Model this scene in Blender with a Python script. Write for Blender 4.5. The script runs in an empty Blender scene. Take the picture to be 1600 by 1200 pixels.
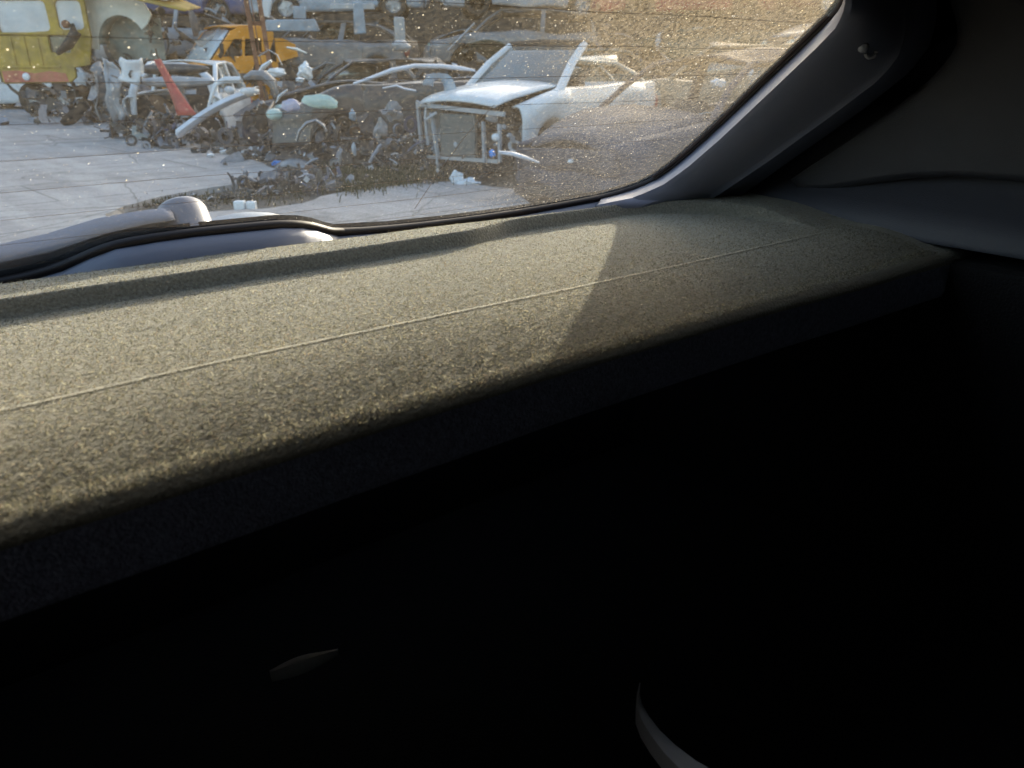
import bpy, bmesh, math, random
import numpy as np
from mathutils import Vector, Matrix, noise as mnoise

random.seed(7)
rnd = random.random
def ru(a, b): return a + (b - a) * rnd()
PI = math.pi
SC = bpy.context.scene
COL = SC.collection

# ------------------------------------------------------------------ camera frame
EYE = 1.2                      # eye height above the yard
TH = math.atan(500 / 1200)     # pitch below the horizon
YAW = math.radians(37.4)       # heading, clockwise from the car's rearward axis (+Y)
FPX = 1200.0                   # focal length in photo pixels (1600 wide)
CT, ST = math.cos(TH), math.sin(TH)
CY, SY = math.cos(YAW), math.sin(YAW)
H = 0.19                       # unit of the interior: eye height above the parcel shelf

def ray(px, py):
    dx, dy = px - 800, py - 600
    f = FPX * CT - dy * ST
    d = FPX * ST + dy * CT
    return Vector((f * SY + dx * CY, f * CY - dx * SY, -d)), f
def ground(px, py, z=0.0):
    v, f = ray(px, py)
    s = (EYE - z) / -v.z
    return Vector((v.x * s, v.y * s, z))
def at(px, py, D):
    v, f = ray(px, py)
    s = D / f
    return Vector((v.x * s, v.y * s, EYE + v.z * s))
def yard(r, f, z=0.0):
    return Vector((r * CY + f * SY, -r * SY + f * CY, z))
def I(x, y, z): return Vector((x * H, y * H, EYE + z * H))     # interior units -> world
def zglass(y): return -1 - 0.736 * (y - 4.73)
GN = Vector((0, 0.593, 0.805))                                   # outward normal of the rear window
def on_glass(px, py, off=0.0):
    """point of the (possibly offset, in H units) rear window plane seen at a photo pixel"""
    v, f = ray(px, py)
    p0 = Vector((0, 4.73, -1)) + GN * off
    s = p0.dot(GN) / v.dot(GN)
    return v * s                                                 # H units, relative to the eye
def on_x(px, py, fx):
    v, f = ray(px, py)
    s = 5.0 / v.x
    for _ in range(12):
        s = fx(v.z * s) / v.x
    return v * s

# ------------------------------------------------------------------ object helpers
def tag(o, label=None, cat=None, group=None, kind=None):
    if label: o['label'] = label
    if cat: o['category'] = cat
    if group: o['group'] = group
    if kind: o['kind'] = kind
    return o
def empty(name, loc=(0, 0, 0), rz=0.0, label=None, cat=None, group=None, rot=None):
    o = bpy.data.objects.new(name, None)
    COL.objects.link(o)
    o.location = loc
    o.rotation_euler = rot if rot else (0, 0, rz)
    o.empty_display_size = .1
    return tag(o, label, cat, group)

class MB:
    def __init__(self):
        self.v, self.f, self.m = [], [], []
        self.mat = 0
    def add(self, vs, fs):
        b = len(self.v)
        self.v += [tuple(p) for p in vs]
        self.f += [tuple(b + i for i in f) for f in fs]
        self.m += [self.mat] * len(fs)
        return self
    def grid(self, rows, closed_u=False):
        n, k = len(rows), len(rows[0])
        vs = [p for r in rows for p in r]
        fs = []
        for i in range(n - 1):
            for j in range(k if closed_u else k - 1):
                a, b = i * k + j, i * k + (j + 1) % k
                fs.append((a, b, b + k, a + k))
        return self.add(vs, fs)
    def box(self, c, s, rot=None, taper=1.0):
        c = Vector(c)
        vs = []
        for x, y, z in ((-1,-1,-1),(1,-1,-1),(1,1,-1),(-1,1,-1),(-1,-1,1),(1,-1,1),(1,1,1),(-1,1,1)):
            t = taper if z > 0 else 1
            p = Vector((x * s[0] / 2 * t, y * s[1] / 2 * t, z * s[2] / 2))
            if rot: p = rot @ p
            vs.append(c + p)
        return self.add(vs, [(3,2,1,0),(4,5,6,7),(0,1,5,4),(1,2,6,5),(2,3,7,6),(3,0,4,7)])
    def tube(self, path, r, n=8, cap=True, flat=1.0, closed=False):
        path = [Vector(p) for p in path]
        rs = r if isinstance(r, (list, tuple)) else [r] * len(path)
        rows, up = [], Vector((0, 0, 1))
        L = len(path)
        for i, p in enumerate(path):
            a = path[(i - 1) % L] if closed else path[max(i - 1, 0)]
            b = path[(i + 1) % L] if closed else path[min(i + 1, L - 1)]
            t = (b - a).normalized()
            u = up if abs(t.dot(up)) < .95 else Vector((1, 0, 0))
            s = t.cross(u).normalized()
            w = s.cross(t)
            rows.append([p + s * math.cos(q) * rs[i] + w * math.sin(q) * rs[i] * flat
                         for q in [2 * PI * k / n for k in range(n)]])
        if closed: rows.append(rows[0])
        self.grid(rows, True)
        if cap and not closed:
            b = len(self.v)
            self.v += [tuple(p) for p in rows[0]] + [tuple(p) for p in rows[-1]]
            self.f += [tuple(b + k for k in range(n))[::-1], tuple(b + n + k for k in range(n))]
            self.m += [self.mat] * 2
        return self
    def bar(self, a, b, w, t, up=(0, 0, 1)):
        a, b = Vector(a), Vector(b)
        d = (b - a)
        x = d.normalized()
        u = Vector(up)
        if abs(x.dot(u)) > .95: u = Vector((1, 0, 0))
        y = u.cross(x).normalized()
        z = x.cross(y)
        return self.box((a + b) / 2, (d.length, w, t), Matrix((x, y, z)).transposed())
    def revolve(self, prof, M=None, n=20):
        rows = []
        for r, z in prof:
            row = [Vector((r * math.cos(2*PI*k/n), r * math.sin(2*PI*k/n), z)) for k in range(n)]
            rows.append([M @ p for p in row] if M else row)
        return self.grid(rows, True)
    def sheet(self, outline, holes, t, M):
        """flat panel with holes in the local (u, v) plane, thickness t along w, mapped by M"""
        bm = bmesh.new()
        es = []
        for lp in [outline] + list(holes):
            vs = [bm.verts.new((u, 0, v)) for u, v in lp]
            es += [bm.edges.new((vs[i], vs[(i + 1) % len(vs)])) for i in range(len(vs))]
        bmesh.ops.triangle_fill(bm, use_beauty=True, use_dissolve=False, edges=es)
        g = bmesh.ops.extrude_face_region(bm, geom=bm.faces[:])
        for e in g['geom']:
            if isinstance(e, bmesh.types.BMVert): e.co.y += t
        bmesh.ops.recalc_face_normals(bm, faces=bm.faces)
        bm.verts.index_update()
        self.add([M @ v.co for v in bm.verts], [[v.index for v in f.verts] for f in bm.faces])
        bm.free()
        return self
    def lump(self, c, s, seed=0, n=2, amp=.35, rot=None):
        bm = bmesh.new()
        bmesh.ops.create_icosphere(bm, subdivisions=n, radius=1)
        vs = []
        for v in bm.verts:
            p = v.co * (1 + amp * mnoise.noise(v.co * 1.6 + Vector((seed * 3.1, seed, 0))))
            p = Vector((p.x * s[0], p.y * s[1], p.z * s[2]))
            if rot: p = rot @ p
            vs.append(Vector(c) + p)
        bm.verts.index_update()
        self.add(vs, [[v.index for v in f.verts] for f in bm.faces])
        bm.free()
        return self
    def warp(self, amp, sc, seed=0):
        o = Vector((seed * 7.3, seed * 1.7, seed * 2.9))
        self.v = [tuple(Vector(p) + amp * mnoise.noise_vector(Vector(p) * sc + o)) for p in self.v]
        return self
    def build(self, name, mat, parent=None, smooth=True, solid=0, bevel=0, label=None, angle=40):
        me = bpy.data.meshes.new(name)
        me.from_pydata(self.v, [], self.f)
        mats = mat if isinstance(mat, (list, tuple)) else [mat]
        for m in mats: me.materials.append(m)
        if len(mats) > 1: me.polygons.foreach_set('material_index', self.m)
        me.update()
        if smooth:
            me.polygons.foreach_set('use_smooth', [True] * len(me.polygons))
            try: me.set_sharp_from_angle(angle=math.radians(angle))
            except Exception: pass
        o = bpy.data.objects.new(name, me)
        COL.objects.link(o)
        if parent: o.parent = parent
        if bevel:
            md = o.modifiers.new('bevel', 'BEVEL'); md.width = bevel; md.segments = 2; md.limit_method = 'ANGLE'
        if solid:
            md = o.modifiers.new('solid', 'SOLIDIFY'); md.thickness = solid; md.offset = 0
        if label: o['label'] = label
        return o

def euler(x, y, z): return Matrix.Rotation(z, 3, 'Z') @ Matrix.Rotation(y, 3, 'Y') @ Matrix.Rotation(x, 3, 'X')
def rrot(): return euler(ru(0, 6), ru(0, 6), ru(0, 6))
def smooth01(a, b, x):
    t = min(1, max(0, (x - a) / (b - a)))
    return t * t * (3 - 2 * t)
def arc(cx, cy, r, a0, a1, n): return [(cx + r * math.cos(math.radians(a0 + (a1 - a0) * i / (n - 1))), cy + r * math.sin(math.radians(a0 + (a1 - a0) * i / (n - 1)))) for i in range(n)]
def rrect(x0, y0, x1, y1, r, n=5):
    return arc(x1 - r, y1 - r, r, 0, 90, n) + arc(x0 + r, y1 - r, r, 90, 180, n) + arc(x0 + r, y0 + r, r, 180, 270, n) + arc(x1 - r, y0 + r, r, 270, 360, n)

# ------------------------------------------------------------------ materials
class NT:
    def __init__(self, name):
        self.m = bpy.data.materials.new(name)
        self.m.use_nodes = True
        self.t = self.m.node_tree
        self.t.nodes.clear()
    def n(self, typ, **kw):
        nd = self.t.nodes.new('ShaderNode' + typ)
        ins = kw.pop('ins', {})
        for k, v in kw.items(): setattr(nd, k, v)
        for k, v in ins.items():
            if isinstance(v, bpy.types.NodeSocket): self.t.links.new(v, nd.inputs[k])
            else: nd.inputs[k].default_value = v
        return nd
    def out(self, s):
        o = self.n('OutputMaterial')
        self.t.links.new(s, o.inputs['Surface'])
        return self.m
    def ramp(self, fac, stops, interp='LINEAR'):
        r = self.n('ValToRGB', ins={0: fac})
        r.color_ramp.interpolation = interp
        e = r.color_ramp.elements
        while len(e) < len(stops): e.new(.5)
        for k, (p, c) in enumerate(stops):
            e[k].position = p
            e[k].color = (c, c, c, 1) if isinstance(c, (int, float)) else (*c, 1)
        return r.outputs[0]
    def math(self, op, a, b=0.0, c=0.0, clamp=False):
        nd = self.n('Math', operation=op, use_clamp=clamp, ins={0: a, 1: b, 2: c})
        return nd.outputs[0]
    def mix(self, fac, a, b):
        nd = self.n('Mix', data_type='RGBA')
        for k, v in ((0, fac), (6, a), (7, b)):
            if isinstance(v, bpy.types.NodeSocket): self.t.links.new(v, nd.inputs[k])
            elif k == 0: nd.inputs[0].default_value = v
            else: nd.inputs[k].default_value = (*v, 1)
        return nd.outputs[2]

MATS = {}
def pmat(name, col, rough=.5, metal=0.0, var=.25, scale=6.0, bump=0.0, bscale=40.0, dirt=0.0, dirtcol=(.12, .10, .08), spec=.5, coat=0.0, island=None):
    if name in MATS: return MATS[name]
    k = NT(name)
    tc = k.n('TexCoord').outputs['Object']
    nz = k.n('TexNoise', ins={'Vector': tc, 'Scale': scale, 'Detail': 6.0, 'Roughness': .65}).outputs[0]
    if island:
        rp = k.n('NewGeometry').outputs['Random Per Island']
        base = k.ramp(rp, island, 'CONSTANT')
    else:
        base = k.n('RGB').outputs[0]
        base.default_value = (*col, 1)
    dark = k.n('HueSaturation', ins={'Value': 1 - var, 'Color': base}).outputs[0]
    lite = k.n('HueSaturation', ins={'Value': 1 + var, 'Color': base}).outputs[0]
    f = k.ramp(nz, [(.3, 0), (.7, 1)])
    c = k.mix(f, dark, lite)
    r = rough
    if dirt:
        n2 = k.n('TexNoise', ins={'Vector': tc, 'Scale': 2.3, 'Detail': 8.0, 'Roughness': .7}).outputs[0]
        d = k.math('MULTIPLY', k.ramp(n2, [(.35, 0), (.68, 1)]), dirt)
        c = k.mix(d, c, dirtcol)
        r = k.math('ADD', k.math('MULTIPLY', d, .5), rough, clamp=True)
    b = k.n('BsdfPrincipled', ins={'Base Color': c, 'Roughness': r, 'Metallic': metal, 'Specular IOR Level': spec, 'Coat Weight': coat})
    if bump:
        bn = k.n('TexNoise', ins={'Vector': tc, 'Scale': bscale, 'Detail': 4.0}).outputs[0]
        bp = k.n('Bump', ins={'Height': bn, 'Strength': bump, 'Distance': .01})
        k.t.links.new(bp.outputs[0], b.inputs['Normal'])
    MATS[name] = k.out(b.outputs[0])
    return MATS[name]

def paint(name, col, dirt=.65): return pmat('paint_' + name, col, rough=.32, var=.08, dirt=dirt, coat=.3)
P = {
 'soot': pmat('paint_soot', (.05, .06, .09), rough=.5, var=.4, scale=4, dirt=.3, dirtcol=(.075, .065, .05), spec=.2), 'bright': paint('bright', (.66, .68, .74), .15), 'white': paint('white', (.74, .76, .78), .3), 'silver': paint('silver', (.42, .44, .47), .5), 'grey': paint('grey', (.22, .23, .25)),
 'dark': paint('dark', (.035, .037, .045), .5), 'black': paint('black', (.014, .014, .017), .25), 'blue': paint('blue', (.05, .09, .26)),
 'maroon': paint('maroon', (.20, .03, .035)), 'red': paint('red', (.45, .05, .05)), 'orange': paint('orange', (.90, .33, .01), .06),
 'yellow': pmat('paint_yellow', (.50, .33, .03), rough=.5, var=.2, dirt=.75, dirtcol=(.22, .17, .10)),
 'cream': pmat('paint_cream', (.82, .82, .76), rough=.45, var=.1, dirt=.2, dirtcol=(.45, .38, .2)),
 'green': paint('green', (.06, .10, .08)), 'paleblue': paint('paleblue', (.35, .45, .55)), 'sage': paint('sage', (.30, .36, .34)),
 'tan': paint('tan', (.28, .22, .15)),
}
M_black = pmat('black_plastic', (.018, .018, .021), rough=.6, var=.2, dirt=.3)
M_rubber = pmat('tyre_rubber', (.022, .021, .021), rough=.85, dirt=.5)
M_alloy = pmat('wheel_alloy', (.45, .46, .48), rough=.4, metal=.6, dirt=.6)
M_steel = pmat('bare_steel', (.40, .41, .43), rough=.42, metal=.8, dirt=.5)
M_rust = pmat('rusty_iron', (.20, .085, .05), rough=.85, var=.4, scale=14)
M_inner = pmat('dark_trim', (.03, .03, .033), rough=.9, var=.3)
M_seat = pmat('seat_cloth', (.06, .06, .065), rough=.95, var=.3)
M_redplastic = pmat('red_plastic', (.45, .07, .055), rough=.5, dirt=.35)
M_radiator = pmat('radiator_core', (.15, .17, .17), rough=.6, metal=.3, var=.2, scale=60, dirt=.4)
M_engine = pmat('engine_parts', (.1, .1, .1), rough=.6, var=.35, scale=20, dirt=.4,
    island=[(0, (.03, .03, .033)), (.35, (.07, .065, .06)), (.55, (.20, .20, .21)), (.72, (.05, .045, .05)), (.84, (.38, .38, .40)), (.92, (.13, .07, .04))])
M_scrap = pmat('mixed_scrap', (.1, .1, .1), rough=.5, var=.3, scale=12, dirt=.45,
    island=[(0, (.025, .025, .03)), (.30, (.08, .08, .09)), (.46, (.05, .045, .04)), (.64, (.14, .145, .17)), (.80, (.30, .31, .35)), (.885, (.55, .57, .62)), (.915, (.08, .10, .18)), (.94, (.16, .07, .04)), (.975, (.68, .68, .70))])
M_whiteplastic = pmat('white_plastic', (.78, .80, .82), rough=.4, var=.06, dirt=.15)
M_blueplastic = pmat('blue_film', (.06, .30, .78), rough=.35, var=.2)
M_cloth = pmat('pale_rag', (.62, .66, .70), rough=.9, var=.15, bump=.5, bscale=25)
M_rubble = pmat('rubble', (.1, .1, .1), rough=.9, var=.3, scale=30, island=[(0, (.035, .033, .03)), (.4, (.08, .075, .07)), (.65, (.16, .155, .15)), (.82, (.03, .03, .035)), (.92, (.40, .40, .42))])

def lens_mat():
    k = NT('headlamp_lens')
    b = k.n('BsdfPrincipled', ins={'Base Color': (.62, .78, .72, 1), 'Roughness': .18, 'Coat Weight': .6})
    t = k.n('BsdfTranslucent', ins={'Color': (.7, .85, .78, 1)})
    mx = k.n('MixShader', ins={0: .35, 1: b.outputs[0], 2: t.outputs[0]})
    return k.out(mx.outputs[0])
M_lens = lens_mat()
def wreck_glass():
    k = NT('wreck_glass')
    g = k.n('BsdfGlossy', ins={'Color': (.9, .95, 1, 1), 'Roughness': .08})
    t = k.n('BsdfTransparent', ins={'Color': (.45, .52, .52, 1)})
    d = k.n('BsdfDiffuse', ins={'Color': (.42, .45, .43, 1)})
    lw = k.n('LayerWeight', ins={'Blend': .55}).outputs['Fresnel']
    m1 = k.n('MixShader', ins={0: lw, 1: t.outputs[0], 2: g.outputs[0]})
    nz = k.n('TexNoise', ins={'Vector': k.n('TexCoord').outputs['Object'], 'Scale': 3.0, 'Detail': 6.0}).outputs[0]
    m2 = k.n('MixShader', ins={0: k.ramp(nz, [(.3, .12), (.7, .42)]), 1: m1.outputs[0], 2: d.outputs[0]})
    return k.out(m2.outputs[0])
M_wglass = wreck_glass()
def pale_reflection():  # bright reflections and sky put into the panes as white colour
    k = NT('pale_reflection_window')
    d = k.n('BsdfTranslucent', ins={'Color': (.80, .83, .85, 1)})
    g = k.n('BsdfPrincipled', ins={'Base Color': (.80, .83, .86, 1), 'Roughness': .12, 'Coat Weight': .7})
    t = k.n('BsdfTransparent', ins={'Color': (.8, .84, .86, 1)})
    nz = k.n('TexNoise', ins={'Vector': k.n('TexCoord').outputs['Object'], 'Scale': 1.6, 'Detail': 3.0}).outputs[0]
    m1 = k.n('MixShader', ins={0: .7, 1: d.outputs[0], 2: g.outputs[0]})
    m2 = k.n('MixShader', ins={0: k.ramp(nz, [(.35, .0), (.65, .25)]), 1: m1.outputs[0], 2: t.outputs[0]})
    return k.out(m2.outputs[0])
M_palerefl = pale_reflection()

# ------------------------------------------------------------------ world, sun, camera
SUN = Vector((3.375, 1.7, 1.0)).normalized()          # direction towards the sun
W = bpy.data.worlds.new('World'); SC.world = W; W.use_nodes = True
wt = W.node_tree; wt.nodes.clear()
sky = wt.nodes.new('ShaderNodeTexSky'); sky.sky_type = 'NISHITA'; sky.sun_disc = False
sky.sun_elevation = math.asin(SUN.z); sky.sun_rotation = math.atan2(SUN.x, SUN.y)
sky.air_density = 1.0; sky.dust_density = 3.0; sky.ozone_density = .6
bg = wt.nodes.new('ShaderNodeBackground'); bg.inputs[1].default_value = .15
wo = wt.nodes.new('ShaderNodeOutputWorld')
wt.links.new(sky.outputs[0], bg.inputs[0]); wt.links.new(bg.outputs[0], wo.inputs[0])
ld = bpy.data.lights.new('sun', 'SUN'); ld.energy = 3.3; ld.angle = math.radians(.5); ld.color = (1, .90, .74)
so = bpy.data.objects.new('sun', ld); COL.objects.link(so)
so.rotation_euler = SUN.to_track_quat('Z', 'Y').to_euler(); so.location = (0, 0, 30)
cd = bpy.data.cameras.new('camera'); cam = bpy.data.objects.new('camera', cd); COL.objects.link(cam)
cd.sensor_width = 36; cd.lens = 36 * FPX / 1600; cd.clip_start = .02; cd.clip_end = 600
cam.location = (0, 0, EYE)
cam.rotation_euler = (PI / 2 - TH, 0, -YAW)
cd.dof.use_dof = True; cd.dof.focus_distance = 1.1; cd.dof.aperture_fstop = 10
SC.camera = cam
SC.view_settings.view_transform = 'Standard'; SC.view_settings.look = 'None'
SC.view_settings.exposure = 1.8; SC.view_settings.gamma = 1
SC.render.engine = 'CYCLES'
SC.cycles.use_denoising = True
SC.cycles.max_bounces = 8; SC.cycles.diffuse_bounces = 4; SC.cycles.transparent_max_bounces = 24
SC.cycles.sample_clamp_indirect = 6

# ================================================================== THE CAR WE SIT IN
car = empty('hatchback_car', (0, 0, 0), label='dark cabin of the hatchback framing the dusty rear window, seen from inside', cat='car')
CX = 1.6                                               # centre line, H units
right = [(2.17, 4.76), (2.6, 4.81), (3.09, 4.83), (3.7, 4.83), (4.2, 4.80), (4.6, 4.77), (4.80, 4.72), (4.95, 4.66), (5.03, 4.57), (5.06, 4.45), (5.055, 4.27),
         (5.03, 4.09), (4.97, 3.78), (4.9, 3.48), (4.83, 3.17), (4.79, 3.0), (4.73, 2.90), (4.6, 2.81), (4.4, 2.76), (4.0, 2.74), (3.2, 2.72), (2.4, 2.71)]
left = [(2 * CX - x, y) for x, y in right if x > 3.05][::-1]
bulge = [(.25, 4.81), (.40, 4.785), (.55, 4.73), (.68, 4.64), (.80, 4.58), (1.0, 4.56), (1.2, 4.555), (1.5, 4.565), (1.72, 4.575), (1.86, 4.605), (1.97, 4.65), (2.07, 4.71)]
PANE = right + [(1.6, 2.71), (.8, 2.71)] + left + bulge            # closed loop, (x, y) in the window plane
def gp(x, y, off=0.0): return Vector((x, y, zglass(y))) + GN * off  # point of the window plane, H units
def w(p): return Vector((p.x * H, p.y * H, EYE + p.z * H))

def glass_mats():
    # clean inner face
    k = NT('window_glass')
    t = k.n('BsdfTransparent', ins={'Color': (.96, .97, .96, 1)})
    g = k.n('BsdfGlossy', ins={'Roughness': .02})
    lw = k.n('LayerWeight', ins={'Blend': .12}).outputs['Fresnel']
    inner = k.out(k.n('MixShader', ins={0: k.math('MULTIPLY', lw, .35), 1: t.outputs[0], 2: g.outputs[0]}).outputs[0])
    # outer face under road dust: dust film scatters the light that passes, grains sparkle
    k = NT('dusty_window_glass')
    tc = k.n('TexCoord').outputs['Object']
    sep = k.n('SeparateXYZ', ins={0: tc})
    x, y = sep.outputs[0], sep.outputs[1]
    nl = k.n('TexNoise', ins={'Vector': tc, 'Scale': 9.0, 'Detail': 5.0, 'Roughness': .6}).outputs[0]
    nf = k.n('TexNoise', ins={'Vector': tc, 'Scale': 230.0, 'Detail': 6.0, 'Roughness': .8}).outputs[0]
    mp = k.n('Mapping', ins={'Vector': tc, 'Rotation': (0, 0, .4), 'Scale': (260, 60, 60)})
    ns = k.n('TexNoise', ins={'Vector': mp.outputs[0], 'Scale': 1.0, 'Detail': 3.0}).outputs[0]
    # the wiper leaves a cleaner fan round its pivot
    dx = k.math('SUBTRACT', x, 1.14 * H); dy = k.math('MULTIPLY', k.math('SUBTRACT', y, 4.4 * H), 1.242)
    rad = k.math('SQRT', k.math('ADD', k.math('MULTIPLY', dx, dx), k.math('MULTIPLY', dy, dy)))
    rad = k.math('ADD', rad, k.math('MULTIPLY', k.math('SUBTRACT', nl, .5), .12))
    out_fan = k.n('MapRange', interpolation_type='SMOOTHSTEP', ins={'Value': rad, 'From Min': .37, 'From Max': .47}).outputs[0]
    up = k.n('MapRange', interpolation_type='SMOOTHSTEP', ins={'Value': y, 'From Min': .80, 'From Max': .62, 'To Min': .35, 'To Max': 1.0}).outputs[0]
    rt = k.n('MapRange', interpolation_type='SMOOTHSTEP', ins={'Value': x, 'From Min': .15, 'From Max': .85, 'To Min': .0, 'To Max': 1.0}).outputs[0]
    film = k.math('ADD', k.math('MULTIPLY', k.math('MULTIPLY', out_fan, up), .29), k.math('MULTIPLY', rt, .09))
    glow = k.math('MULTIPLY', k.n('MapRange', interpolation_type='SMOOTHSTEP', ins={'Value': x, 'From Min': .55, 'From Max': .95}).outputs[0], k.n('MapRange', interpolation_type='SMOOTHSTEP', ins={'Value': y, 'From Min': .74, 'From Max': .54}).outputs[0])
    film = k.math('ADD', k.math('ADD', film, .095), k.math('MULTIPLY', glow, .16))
    mod = k.math('ADD', k.math('MULTIPLY', nl, .45), k.math('MULTIPLY', k.ramp(nf, [(.38, 0), (.66, 1)]), 1.15))
    mod = k.math('ADD', mod, k.math('MULTIPLY', ns, .25))
    film = k.math('MULTIPLY', film, mod)
    # grains
    vo = k.n('TexVoronoi', ins={'Vector': tc, 'Scale': 340.0, 'Randomness': 1.0})
    csep = k.n('SeparateColor', ins={0: vo.outputs['Color']})
    dens = k.n('MapRange', ins={'Value': k.math('ADD', rt, out_fan), 'From Min': 0.0, 'From Max': 2.0, 'To Min': .975, 'To Max': .80}).outputs[0]
    pick = k.math('GREATER_THAN', csep.outputs[0], dens)
    size = k.math('MULTIPLY', k.math('POWER', csep.outputs[1], 4.0), .22)
    grain = k.math('MULTIPLY', k.math('LESS_THAN', vo.outputs['Distance'], k.math('ADD', size, .075)), pick)
    v2 = k.n('TexVoronoi', ins={'Vector': tc, 'Scale': 820.0, 'Randomness': 1.0})
    c2 = k.n('SeparateColor', ins={0: v2.outputs['Color']})
    d2 = k.n('MapRange', ins={'Value': k.math('ADD', k.math('MULTIPLY', out_fan, up), k.math('MULTIPLY', rt, .6)), 'From Min': 0.0, 'From Max': 1.6, 'To Min': .95, 'To Max': .45}).outputs[0]
    g2 = k.math('MULTIPLY', k.math('LESS_THAN', v2.outputs['Distance'], k.math('ADD', k.math('MULTIPLY', c2.outputs[1], .25), .10)), k.math('GREATER_THAN', c2.outputs[0], d2))
    grain = k.math('MAXIMUM', k.math('MULTIPLY', grain, .8), k.math('MULTIPLY', g2, k.math('ADD', k.math('MULTIPLY', c2.outputs[2], .5), .12)))
    tr = k.n('BsdfTransparent', ins={'Color': (.95, .97, .96, 1)})
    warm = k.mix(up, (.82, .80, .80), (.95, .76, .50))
    fw = k.n('BsdfRefraction', ins={'Color': warm, 'Roughness': .52, 'IOR': 1.25})
    tl = k.n('BsdfTranslucent', ins={'Color': warm})
    sc = k.n('MixShader', ins={0: .28, 1: fw.outputs[0], 2: tl.outputs[0]})
    m1 = k.n('MixShader', ins={0: film, 1: tr.outputs[0], 2: sc.outputs[0]})
    gr = k.n('BsdfTranslucent', ins={'Color': k.mix(csep.outputs[2], (.98, .95, .88), (.97, .80, .48))})
    outer = k.out(k.n('MixShader', ins={0: grain, 1: m1.outputs[0], 2: gr.outputs[0]}).outputs[0])
    return inner, outer
M_gin, M_gout = glass_mats()
n = len(PANE)
mb = MB()
mb.add([w(gp(x, y, 0)) for x, y in PANE] + [w(gp(x, y, .02)) for x, y in PANE], [])
mb.f = [tuple(range(n)), tuple(range(2 * n - 1, n - 1, -1))] + [(i, i + n, (i + 1) % n + n, (i + 1) % n) for i in range(n)]
mb.m = [0, 1] + [0] * n
glass = mb.build('rear_window', [M_gin, M_gout], car, smooth=False, label='rear window glass filmed with dust and sparkling grit')

M_heater = pmat('heater_print', (.26, .18, .13), rough=.6)
mb = MB()
def xspan(y):
    xs = []
    for i in range(n):
        (xa, ya), (xb, yb) = PANE[i], PANE[(i + 1) % n]
        if (ya - y) * (yb - y) < 0: xs.append(xa + (xb - xa) * (y - ya) / (yb - ya))
    return min(xs), max(xs)
for k_ in range(10):
    y = 2.84 + k_ * .205
    a, b = xspan(y)
    rows = []
    for q in range(41):
        xx = a + (b - a) * q / 40
        yy = y + .0035 * math.sin(q * .7 + k_)
        rows.append([w(gp(xx, yy - .0015, -.0045)), w(gp(xx, yy + .0015, -.0045))])
    mb.grid(rows)
mb.build('heater_lines', M_heater, glass, smooth=False)
for side in (1, -1):
    mb = MB(); rows = []
    for (x, y) in [p for p in right if 2.9 < p[1] < 4.62 and p[0] > 4.7]:
        xx = x if side > 0 else 2 * CX - x
        rows.append([w(gp(xx - side * .015, y, -.006)), w(gp(xx - side * .075, y - .01, -.006))])
    mb.grid(rows)
    mb.build('heater_busbar', pmat('busbar_print', (.34, .25, .19), rough=.6), glass, smooth=False)
mb = MB()
sp = [on_glass(px, py, -.006) for px, py in ((648, 326), (668, 296), (695, 256), (726, 214), (752, 184), (772, 164))]
mb.tube([w(p) for p in sp], .00035, 5)
mb.build('scratch', M_heater, glass)

# rubber seal round the pane
loop = []
for i in range(n):
    p, q = Vector(PANE[i]), Vector(PANE[(i + 1) % n])
    loop += [p, (p + q) / 2]
loop = [loop[i] * .5 + (loop[i - 1] + loop[(i + 1) % len(loop)]) * .25 for i in range(len(loop))]
mb = MB().tube([w(gp(p.x, p.y, -.012)) for p in loop], .0050, 10, closed=True)
mb.build('window_seal', pmat('seal_rubber', (.016, .009, .008), rough=.55), car)

# outer tailgate frame: the painted sheet round the glass, with its thickness
M_body = pmat('body_paint', (.70, .72, .74), rough=.25, var=.04, dirt=.3, coat=.5)
outer = []
for x, y in PANE:
    d = Vector((x - CX, y - 3.8)); ang = math.atan2(d.y / 1.4, d.x / 4.6)
    c, s = math.cos(ang), math.sin(ang); m = max(abs(c), abs(s))
    outer.append((CX + 4.75 * c / m, 3.75 + 1.5 * s / m))
mb = MB()
rows = [[w(gp(x, y, o)) for x, y in L] for L, o in ((outer, -.10), (outer, .05), (PANE, .05), (PANE, -.04), (outer, -.10))]
mb.grid(rows, True)
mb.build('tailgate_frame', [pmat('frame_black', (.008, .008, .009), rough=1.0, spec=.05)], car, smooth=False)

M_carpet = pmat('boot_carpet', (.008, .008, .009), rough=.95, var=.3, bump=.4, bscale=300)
def wallbox(name, x0, x1, y0, y1, z0, z1, mat, label=None):
    a, b = I(x0, y0, z0), I(x1, y1, z1)
    return MB().box((a + b) / 2, (b - a)).build(name, mat, car, smooth=False, label=label)
XR, XL = 6.3, 2 * CX - 6.3
YF = -9.0
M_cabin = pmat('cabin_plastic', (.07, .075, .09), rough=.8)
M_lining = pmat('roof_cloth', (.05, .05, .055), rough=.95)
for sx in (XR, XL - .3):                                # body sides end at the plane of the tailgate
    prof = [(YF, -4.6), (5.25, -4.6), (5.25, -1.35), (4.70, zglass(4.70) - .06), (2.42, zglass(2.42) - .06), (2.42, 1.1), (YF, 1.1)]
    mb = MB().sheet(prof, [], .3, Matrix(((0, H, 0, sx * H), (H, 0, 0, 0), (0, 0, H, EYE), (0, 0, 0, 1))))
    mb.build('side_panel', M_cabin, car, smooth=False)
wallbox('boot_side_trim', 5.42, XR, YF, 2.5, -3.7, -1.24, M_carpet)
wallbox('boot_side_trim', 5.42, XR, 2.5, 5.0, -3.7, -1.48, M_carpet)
wallbox('boot_floor', XL, XR, YF, 5.5, -4.0, -3.7, M_carpet)
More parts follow.
